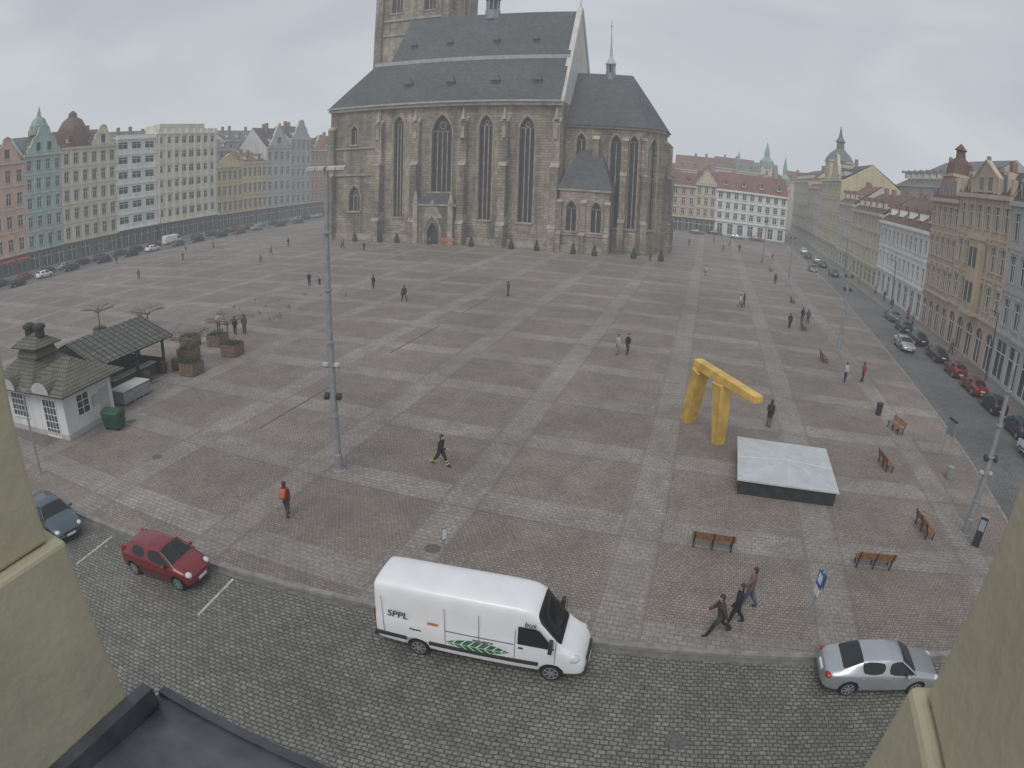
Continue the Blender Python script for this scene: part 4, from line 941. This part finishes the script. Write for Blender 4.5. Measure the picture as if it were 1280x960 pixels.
# ------------------------------------------------------------------ benches
def bench(x,y,rot,L=1.9):
    B=MB()
    for k in range(4): B.box(-L/2,L/2,-.24+k*.12,-.15+k*.12,.43,.465,M_WOOD)
    for k in range(3):
        z=.55+k*.12; B.hexa([(-L/2,.25+k*.035,z),(L/2,.25+k*.035,z),(L/2,.285+k*.035,z),(-L/2,.285+k*.035,z)],[(-L/2,.275+k*.035,z+.09),(L/2,.275+k*.035,z+.09),(L/2,.31+k*.035,z+.09),(-L/2,.31+k*.035,z+.09)],M_WOOD)
    for xx in (-L/2+.12,0,L/2-.12):
        B.box(xx-.03,xx+.03,-.25,.27,.38,.428,M_DARK); B.box(xx-.03,xx+.03,-.24,-.18,0,.38,M_DARK); B.box(xx-.03,xx+.03,.18,.25,0,.38,M_DARK)
        B.hexa([(xx-.03,.22,.4),(xx+.03,.22,.4),(xx+.03,.28,.4),(xx-.03,.28,.4)],[(xx-.03,.36,.9),(xx+.03,.36,.9),(xx+.03,.4,.9),(xx-.03,.4,.9)],M_DARK)
    return B.obj('park_bench',loc=(x,y,0),rotz=rot)
bench(1.95,23.6,math.pi); bench(9.45,23.55,math.pi); bench(13.2,27.2,math.pi/2+.1,1.8); bench(12.75,34.8,math.pi/2+.1,1.7); bench(15.2,41.4,-math.pi/2+.3,1.7)
for x,y in ((12.2,71.0),(12.4,58.),(13.0,88),(12.8,120)): bench(x,y,math.pi/2)
# ------------------------------------------------------------------ masts, lamps, posts
def mast(x,y,h,arm=True,r=.17,fix=((.36,1),(.28,0)),rot=0,wide=1.,fs=1.):
    B=MB()
    B.tube((0,0,0),(0,0,h*.45),r,r*.82,M_GALV,12); B.tube((0,0,h*.45),(0,0,h),r*.74,r*.5,M_GALV,12)
    B.lathe(0,0,[(r*1.8,0),(r*1.8,.03),(r*1.2,.06),(r*1.15,.9),(r,.95)],M_GALV,12)
    for z in (h*.2,h*.45,h*.62,h*.8): B.lathe(0,0,[(r*.98,z-.05),(r*1.1,z-.04),(r*1.1,z+.04),(r*.98,z+.05)],M_GALV,12)
    for fz,k in fix:
        z=h*fz
        B.box(-.42*fs,.42*fs,-.06,.06,z-.05,z+.04,M_DARK)
        for s in (-1,1):
            if k: B.lathe(s*.3*fs,0,[(.06,z+.22*fs),(.17*fs,z+.18*fs),(.19*fs,z+.06),(.1*fs,z-.06)],M_GREYTRIM,10)
            else: B.hexa([(s*.34*fs-.13*fs,-.18*fs,z-.12),(s*.34*fs+.13*fs,-.18*fs,z-.12),(s*.34*fs+.13*fs,.05,z+.0),(s*.34*fs-.13*fs,.05,z+.0)],[(s*.34*fs-.13*fs,-.2*fs,z+.05),(s*.34*fs+.13*fs,-.2*fs,z+.05),(s*.34*fs+.13*fs,.05,z+.2*fs),(s*.34*fs-.13*fs,.05,z+.2*fs)],M_DARK)
    if arm:
        B.box(-.95*wide,.95*wide,-.05,.05,h-.12,h-.02,M_GALV)
        for s in (-1,-.4,.4,1):
            B.hexa([(s*wide*.8-.2,-.24,h-.1),(s*wide*.8+.2,-.24,h-.1),(s*wide*.8+.2,.1,h-.02),(s*wide*.8-.2,.1,h-.02)],[(s*wide*.8-.2,-.22,h+.04),(s*wide*.8+.2,-.22,h+.04),(s*wide*.8+.2,.1,h+.11),(s*wide*.8-.2,.1,h+.11)],M_GREYTRIM)
    return B.obj('light_mast',loc=(x,y,0),rotz=rot)
mast(-16.5,24.4,14.9,fix=((.37,1),(.268,0)),rot=.25,wide=.9,fs=.95,r=.19)
mast(15.9,27.4,9.6,False,fix=((.44,0),(.35,1)),r=.2,fs=.9)
mast(14.9,63.1,9.5,False,fix=((.8,0),(.66,0)),r=.19)
mast(13.9,101.5,10,False,fix=((.8,0),),r=.19); mast(13.5,146,10,False,fix=((.8,0),),r=.19)
for x,y in ((31.5,60),(31.5,100),(31.8,140),(-127.5,75),(-127.5,110),(-127.5,150)):
    B=MB(); B.tube((0,0,0),(0,0,7),.09,.06,M_DARK,8); s=-1 if x>0 else 1; B.tube((0,0,7),(s*1.3,0,7.3),.05,.04,M_DARK,6); B.box(s*1.3-.3,s*1.3+.3,-.12,.12,7.22,7.36,M_GALV); B.obj('street_lamp',loc=(x,y,0))
BL=mat('sign_blue',(.02,.12,.42),.5)
B=MB(); B.tube((0,0,0),(0,0,2.95),.045,.045,M_GALV,8)
B.box(-.25,.25,-.07,-.05,2.35,2.93,BL); B.box(-.16,.16,-.076,-.072,2.5,2.85,M_WHITE); B.box(-.2,.2,-.07,-.05,2.02,2.3,M_WHITE); B.box(-.25,.25,.046,.06,2.35,2.93,M_GALV)
B.obj('parking_sign',loc=(5.6,18.15,0),rotz=-1.35)
B=MB(); B.tube((0,0,0),(0,0,1.75),.03,.03,M_GALV,8); B.box(-.14,.14,-.045,-.03,1.2,1.75,M_GALV); B.box(-.11,.11,-.05,-.047,1.25,1.7,M_WHITE); B.obj('information_post',loc=(-8.3,18.9,0),rotz=1.1)
B=MB(); B.box(-.22,.22,-.1,.1,0,1.65,M_DARK); B.box(-.18,.18,-.106,-.102,.9,1.5,mat('poster_grey',(.3,.33,.36),.5)); B.box(-.25,.25,-.13,.13,1.65,1.7,M_GALV); B.obj('parking_meter',loc=(16.1,26.2,0),rotz=-.6)
B=MB()
for s in (-.45,.45): B.tube((s,0,0),(s,0,2.5),.035,.035,M_GALV,8)
B.box(-.42,.42,-.04,.04,1.4,2.4,mat('timetable_panel',(.2,.24,.27),.4)); B.box(-.5,.5,-.06,.06,2.42,2.52,M_DARK); B.obj('information_board',loc=(18.2,38.0,0),rotz=-1.3)
B=MB(); B.lathe(0,0,[(.2,0),(.24,.05),(.26,.8),(.3,.85),(.28,.92),(.1,1.0)],M_DARK,14); B.obj('litter_bin',loc=(14.6,44.4,0))
B=MB(); B.lathe(0,0,[(.2,0),(.24,.05),(.26,.7),(.28,.75),(.1,.8)],M_GALV,14); B.obj('litter_bin',loc=(17.2,34.3,0))
B=MB(); B.tube((0,0,0),(0,0,5.2),.07,.05,M_GALV,8); B.box(-.05,.6,-.03,.03,5.0,5.1,M_GALV); B.obj('flag_pole',loc=(-32.2,15.6,0))
for x,y in ((-8,115.2),(-20,113.5),(-24,113.8),(-31,114.2),(-36,114.4),(-44,114.2),(-60,114.),(-64,114.1),(-70,114.),(-13,115)):
    B=MB(); B.lathe(0,0,[(.45,0),(.5,.1),(.6,.65),(.5,.68)],M_DARK,12)
    r2=random.Random(int(x*10)); LM=mat('conifer_leaf',(.045,.07,.03),.9,var=.4,scale=4)
    for k in range(420):
        t=r2.random(); z=.65+t*1.3; r=(1-t)*.55*math.sqrt(r2.random())+.06; a=r2.uniform(0,6.28); c=Vector((r*math.cos(a),r*math.sin(a),z)); u=Vector((r2.uniform(-1,1),r2.uniform(-1,1),r2.uniform(-.3,1))).normalized()*.13; w=u.orthogonal().normalized()*.07
        B.add([c-w,c+u,c+w],[(0,1,2)],LM)
    B.obj('potted_shrub',loc=(x,y,0))
# ------------------------------------------------------------------ kiosk, shelter, planters
MOSS=m_roof('mossy_sheet_roof',(.135,.132,.1),.28,.16); SHR=m_roof('shelter_roof_felt',(.125,.122,.11),.3,.2); KW=plaster('kiosk_white',(.68,.68,.68))
K=empty('market_kiosk',(-38.3,21.6,0),.13)
B=MB(); B.box(-4.1,3.4,-2.4,2.3,0,3.0,KW); B.box(-4.15,3.45,-2.45,2.35,0,.35,M_GREYTRIM)
B.box(-4.2,3.5,-2.5,2.4,2.9,3.05,M_WHITE); B.obj('walls',K)
B=MB()
def hip(x0,x1,y0,y1,z,h,r,m=MOSS):
    B.add([(x0,y0,z),(x1,y0,z),(x1,y1,z),(x0,y1,z),(x0+r,(y0+y1)/2,z+h),(x1-r,(y0+y1)/2,z+h)],[(0,1,5,4),(1,2,5),(2,3,4,5),(3,0,4)],m)
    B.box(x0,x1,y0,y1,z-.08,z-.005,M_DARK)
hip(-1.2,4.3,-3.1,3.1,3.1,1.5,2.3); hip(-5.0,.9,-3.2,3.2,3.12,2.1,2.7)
B.hexa([(-3.2,-1.1,4.6),(-.6,-1.1,4.6),(-.6,1.1,4.6),(-3.2,1.1,4.6)],[(-2.9,-.8,5.3),(-.9,-.8,5.3),(-.9,.8,5.3),(-2.9,.8,5.3)],MOSS)
hip(-3.5,-.3,-1.3,1.3,5.32,.8,1.2)
for cx,cy in ((-2.0,-2.6),(1.8,-2.4)):
    vs=[];n=8
    for j in range(n+1):
        a=math.pi*j/n; vs+= [(cx-1.0*math.cos(a),cy-.65,3.12+.75*math.sin(a)),(cx-.8*math.cos(a),cy+1.4,3.3+.75*math.sin(a))]
    B.add(vs,[(2*j,2*j+2,2*j+3,2*j+1) for j in range(n)],MOSS)
    B.poly([vs[2*j] for j in range(n+1)],M_GREYTRIM)
B.obj('roof',K)
B=MB()
CP=mat('dark_cowl',(.035,.033,.03),.7)
for cx in (-2.5,-1.2):
    B.lathe(cx,0,[(.38,5.9),(.38,6.4),(.52,6.42),(.5,6.62),(.2,6.75)],CP,12)
B.obj('chimney_cowls',K)
B=MB()
def kwin(M,s0,s1,z0,z1,nx,nz):
    mbox(B,M,s0,s1,z0,z1,.002,.03,M_GLASS); mbox(B,M,s0-.08,s0,z0-.08,z1+.08,.0,.07,M_WHITE); mbox(B,M,s1,s1+.08,z0-.08,z1+.08,.0,.07,M_WHITE); mbox(B,M,s0,s1,z1,z1+.08,0,.07,M_WHITE); mbox(B,M,s0,s1,z0-.08,z0,0,.1,M_WHITE)
    for i in range(1,nx): x=s0+(s1-s0)*i/nx; mbox(B,M,x-.025,x+.025,z0,z1,.03,.05,M_WHITE)
    for i in range(1,nz): z=z0+(z1-z0)*i/nz; mbox(B,M,s0,s1,z-.02,z+.02,.03,.052,M_WHITE)
kf=MV(-2.4,-1); ke=MU(3.4,1)
kwin(kf,-2.9,-1.0,1.0,2.6,5,4); kwin(kf,1.1,2.5,.1,2.5,4,5); kwin(ke,-1.2,-.1,1.2,2.5,2,3); mbox(B,ke,1.0,1.9,.05,2.2,.0,.04,M_GREYTRIM)
mbox(B,ke,.25,.75,1.4,2.0,.0,.2,M_GREYTRIM)
B.obj('windows_and_door',K)
S=empty('market_shelter',(-41.5,29.2,0),.1)
B=MB()
TWL=mat('timber_wall',(.07,.05,.035),.8,var=.3)
for x in (-3,0,3):
    for y in (-4,0,3.2): B.box(x-.09,x+.09,y-.09,y+.09,0,2.9,M_DARK)
B.box(-2.95,-2.85,-4,3.2,0,2.6,TWL); B.box(-2.8,2.8,3.15,3.22,0,1.2,TWL)
B.box(.4,2.6,-3.6,-3.0,0,1.05,TWL); B.box(1.9,2.5,-2.4,2.6,0,.95,TWL); B.box(1.8,2.6,-2.5,2.7,.96,1.02,M_GREYTRIM)
B.obj('posts_and_counter',S)
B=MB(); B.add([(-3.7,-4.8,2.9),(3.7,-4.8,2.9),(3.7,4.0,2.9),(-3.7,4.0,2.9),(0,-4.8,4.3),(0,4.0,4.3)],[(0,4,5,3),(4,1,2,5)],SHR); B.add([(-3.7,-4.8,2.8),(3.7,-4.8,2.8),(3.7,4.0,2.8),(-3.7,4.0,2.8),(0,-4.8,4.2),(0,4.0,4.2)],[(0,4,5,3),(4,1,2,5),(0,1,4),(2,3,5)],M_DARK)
for i in range(15):
    y=-4.6+i*.6; B.tube((0,y,4.32),(3.7,y,2.93),.03,.03,M_DARK,4); B.tube((0,y,4.32),(-3.7,y,2.93),.03,.03,M_DARK,4)
B.obj('roof',S)
for x,y in ((-38.8,32.4),(-38.2,33.4),(-37.9,29.8)):
    B=MB(); B.lathe(0,0,[(.3,0),(.38,.3),(.4,.5),(.38,.75),(.3,1.0)],mat('barrel_wood',(.09,.05,.03),.7,var=.3),14)
    for z in (.2,.5,.8): B.lathe(0,0,[(.4,z-.03),(.415,z),(.4,z+.03)],M_DARK,14)
    B.obj('barrel',loc=(x,y,0))
B=MB(); B.box(-.8,.8,-1.5,1.5,1.0,1.06,M_GREYTRIM); B.box(-.75,.75,-1.45,1.45,.12,.95,M_GALV)
for x in (-.75,.75):
    for y in (-1.4,1.4): B.box(x-.03,x+.03,y-.03,y+.03,0,1.0,M_GALV)
B.obj('serving_counter',loc=(-36.6,27.0,0),rotz=.1,bevel=.01)
B=MB()
for k in range(5): B.tube((0,k*.9,0),(0,k*.9,1.1),.025,.025,M_GALV,6)
for z in (.25,.65,1.08): B.tube((0,0,z),(0,3.6,z),.02,.02,M_GALV,6)
B.obj('metal_railing',loc=(-35.1,26.2,0),rotz=.05)
DG2=mat('dumpster_green',(.03,.085,.05),.5,var=.2,scale=4)
B=MB(); B.hexa([(-.62,-.42,.18),(.62,-.42,.18),(.62,.42,.18),(-.62,.42,.18)],[(-.72,-.52,1.15),(.72,-.52,1.15),(.72,.52,1.15),(-.72,.52,1.15)],DG2)
B.hexa([(-.76,-.56,1.155),(.76,-.56,1.155),(.76,.56,1.155),(-.76,.56,1.155)],[(-.7,-.5,1.24),(.7,-.5,1.24),(.7,.1,1.4),(-.7,.1,1.4)],DG2)
for s in (-1,1):
    B.box(s*.78-.04,s*.78+.04,-.06,.06,.8,1.1,M_DARK)
    for t in (-1,1): B.tube((s*.5-.03,t*.32,.09),(s*.5+.03,t*.32,.09),.09,.09,M_BLACK,12)
for k in range(5): B.box(-.5+k*.25-.02,-.5+k*.25+.02,-.535,-.5,.3,1.05,DG2)
B.obj('waste_container',loc=(-33.1,22.6,0),rotz=.25)
def bare_tree(x,y,h=3.6,spread=1.7,seed=1,name='pollarded_tree'):
    r=random.Random(seed); B=MB(); BKM=mat('bark_grey',(.13,.105,.085),.9,var=.3,scale=8)
    top=h*.66
    B.tube((0,0,0),(.02,.01,top*.5),.085,.07,BKM,8); B.tube((.02,.01,top*.5),(0,0,top),.07,.06,BKM,8)
    def br(p,d,L,rad,lv):
        q=p+d*L; mid=p+d*L*.5+Vector((r.uniform(-.05,.05),r.uniform(-.05,.05),r.uniform(-.02,.06)))*L
        B.tube(p,mid,rad,rad*.8,BKM,5,False); B.tube(mid,q,rad*.8,rad*.6,BKM,5,False)
        if lv<4:
            for k in range(3):
                a=r.uniform(-.75,.75); dd=Vector((d.x*math.cos(a)-d.y*math.sin(a),d.x*math.sin(a)+d.y*math.cos(a),d.z*.25+r.uniform(-.1,.16+.08*lv))).normalized()
                br(mid if k==0 else q,dd,L*r.uniform(.55,.8),rad*.58,lv+1)
    for k in range(7):
        a=2*math.pi*k/7+r.uniform(-.2,.2); br(Vector((0,0,top-r.uniform(0,.25))),Vector((math.cos(a),math.sin(a),.45+r.uniform(-.1,.15))).normalized(),spread*.42,.045,0)
    return B.obj(name,loc=(x,y,0))
def planter(x,y,rot,w=1.5,d=1.5,h=.95):
    B=MB(); TW=mat('planter_timber',(.19,.13,.085),.8,var=.3,scale=5)
    for k in range(6):
        z=.06+k*(h/6); 
        B.box(-w/2,w/2,-d/2,-d/2+.05,z,z+h/6-.015,TW);B.box(-w/2,w/2,d/2-.05,d/2,z,z+h/6-.015,TW);B.box(-w/2,-w/2+.048,-d/2+.05,d/2-.05,z,z+h/6-.015,TW);B.box(w/2-.048,w/2,-d/2+.05,d/2-.05,z,z+h/6-.015,TW)
    B.box(-w/2+.05,w/2-.05,-d/2+.05,d/2-.05,.05,h-.1,mat('soil',(.05,.035,.025),.95,var=.3))
    r=random.Random(int(x*10)); LM=mat('evergreen_leaf',(.06,.08,.035),.9,var=.4,scale=4)
    for k in range(500):
        c=Vector((r.uniform(-w/2,w/2),r.uniform(-d/2,d/2),h+abs(r.gauss(0,.16))-.08)); u=Vector((r.uniform(-1,1),r.uniform(-1,1),r.uniform(0,1))).normalized()*.12; q=u.orthogonal().normalized()*.05
        B.add([c-q,c+u,c+q],[(0,1,2)],LM)
    return B.obj('wooden_planter',loc=(x,y,0),rotz=rot)
for i,(x,y,t) in enumerate(((-36.1,33.2,1),(-36.4,38.6,1),(-42.4,39.2,0),(-39.3,36.0,0),(-40,40.5,0))): 
    planter(x,y,.1)
for i,(x,y,hh,s) in enumerate(((-36.1,33.2,4.1,1.9),(-36.6,38.4,4.2,2.0),(-48.6,39.3,4.0,2.0),(-56.5,38.6,3.9,2.0))): bare_tree(x,y,hh,s,i+3)
planter(-48.6,39.3,.1,1.2,1.2,.7); planter(-56.5,38.6,.1,1.2,1.2,.7)
r=random.Random(9); PG=mat('pigeon_feathers',(.13,.14,.16),.7,var=.4,scale=20)
for i in range(26):
    x=-46+r.uniform(-5,6); y=56+r.uniform(-6,7)
    B=MB(); B.ell((0,0,.13),(.13,.07,.075),PG,8,6); B.ell((.11,0,.22),(.04,.035,.04),PG,8,5); B.tube((.09,0,.15),(.11,0,.21),.04,.03,PG,6)
    B.hexa([(-.26,-.03,.1),(-.08,-.04,.11),(-.08,.04,.11),(-.26,.03,.1)],[(-.26,-.03,.115),(-.08,-.04,.15),(-.08,.04,.15),(-.26,.03,.115)],PG)
    B.tube((.145,0,.22),(.175,0,.21),.012,.003,M_DARK,5)
    for s in (-.025,.025): B.tube((0,s,0),(0,s,.08),.006,.008,mat('pigeon_leg',(.4,.12,.1)),4)
    B.obj('pigeon',loc=(x,y,0),rotz=r.uniform(0,6.28))
# ------------------------------------------------------------------ thin overcast haze (homogeneous, whole scene)
hm=D.materials.new('haze_air'); nt,N,L=nodes(hm)
for q in list(N):
    if q.type!='OUTPUT_MATERIAL': N.remove(q)
out=[q for q in N if q.type=='OUTPUT_MATERIAL'][0]
HZ=.0010
ab=N.new('ShaderNodeVolumeAbsorption'); ab.inputs['Color'].default_value=(0,0,0,1); ab.inputs['Density'].default_value=HZ
emn=N.new('ShaderNodeEmission'); emn.inputs['Color'].default_value=(.55,.58,.61,1); emn.inputs['Strength'].default_value=HZ
ads=N.new('ShaderNodeAddShader'); L.new(ab.outputs[0],ads.inputs[0]); L.new(emn.outputs[0],ads.inputs[1]); L.new(ads.outputs[0],out.inputs['Volume'])
B=MB(); B.box(-700,700,-250,700,-1,110,hm); B.obj('haze')
# ------------------------------------------------------------------ camera
P=(.8013,.3336,-.033,14.6945,.2966)
def rotd(d):
    a,pitch,roll,H,psi=P; d=list(d)
    c,s=math.cos(roll),math.sin(roll); d=[c*d[0]+s*d[2],d[1],-s*d[0]+c*d[2]]
    c,s=math.cos(pitch),math.sin(pitch); d=[d[0],c*d[1]+s*d[2],-s*d[1]+c*d[2]]
    c,s=math.cos(psi),math.sin(psi); return [c*d[0]-s*d[1],s*d[0]+c*d[1],d[2]]
R=rotd((1,0,0));F=rotd((0,1,0));U=rotd((0,0,1))
cam=D.cameras.new('camera'); co=D.objects.new('camera',cam); COL.objects.link(co)
co.matrix_world=Matrix(((R[0],U[0],-F[0],0),(R[1],U[1],-F[1],0),(R[2],U[2],-F[2],P[3]),(0,0,0,1)))
cam.type='PANO'; cam.sensor_fit='HORIZONTAL'; cam.sensor_width=2*10.5*P[0]; cam.sensor_height=cam.sensor_width*.75; cam.lens=10.5
cam.clip_start=.02; cam.clip_end=4000
bpy.context.scene.camera=co
# ------------------------------------------------------------------ light
w=D.worlds.new('World'); bpy.context.scene.world=w; w.use_nodes=True; nt=w.node_tree;N=nt.nodes;L=nt.links
sun_el=math.radians(52); sun_az=math.radians(180)
sk=N.new('ShaderNodeTexSky'); sk.sky_type='NISHITA'; sk.sun_disc=False; sk.sun_elevation=sun_el; sk.sun_rotation=sun_az; sk.air_density=1.; sk.dust_density=4
tc=N.new('ShaderNodeTexCoord'); sp=N.new('ShaderNodeSeparateXYZ'); L.new(tc.outputs['Generated'],sp.inputs[0])
mp=N.new('ShaderNodeMapping'); mp.inputs['Scale'].default_value=(1,1,2.5); L.new(tc.outputs['Generated'],mp.inputs['Vector'])
cl=ramp(N,L,noise(N,L,mp.outputs[0],2.2,3,.8),[(.32,(.78,.81,.86)),(.66,(1.06,1.06,1.06))])
base=ramp(N,L,sp.outputs[2],[(0.,(6.1,6.35,6.65)),(.14,(6.1,6.35,6.65)),(.5,(4.9,5.2,5.65)),(1.,(5.4,5.6,6.0))])
ov=mixrgb(N,L,1.,base,cl,'MULTIPLY')
fin=mixrgb(N,L,.93,sk.outputs[0],ov)
bg=N['Background']; L.new(fin,bg.inputs['Color']); bg.inputs['Strength'].default_value=.1
sl=D.lights.new('sun','SUN'); sl.energy=1.5; sl.angle=math.radians(35); sl.color=(1,.97,.93)
so=D.objects.new('sun',sl); COL.objects.link(so)
dirv=Vector((math.sin(sun_az)*math.cos(sun_el),math.cos(sun_az)*math.cos(sun_el),math.sin(sun_el)))
so.rotation_euler=dirv.to_track_quat('Z','Y').to_euler(); so.location=(0,0,60)
bpy.context.scene.view_settings.view_transform='Standard'; bpy.context.scene.view_settings.look='None'; bpy.context.scene.view_settings.exposure=0
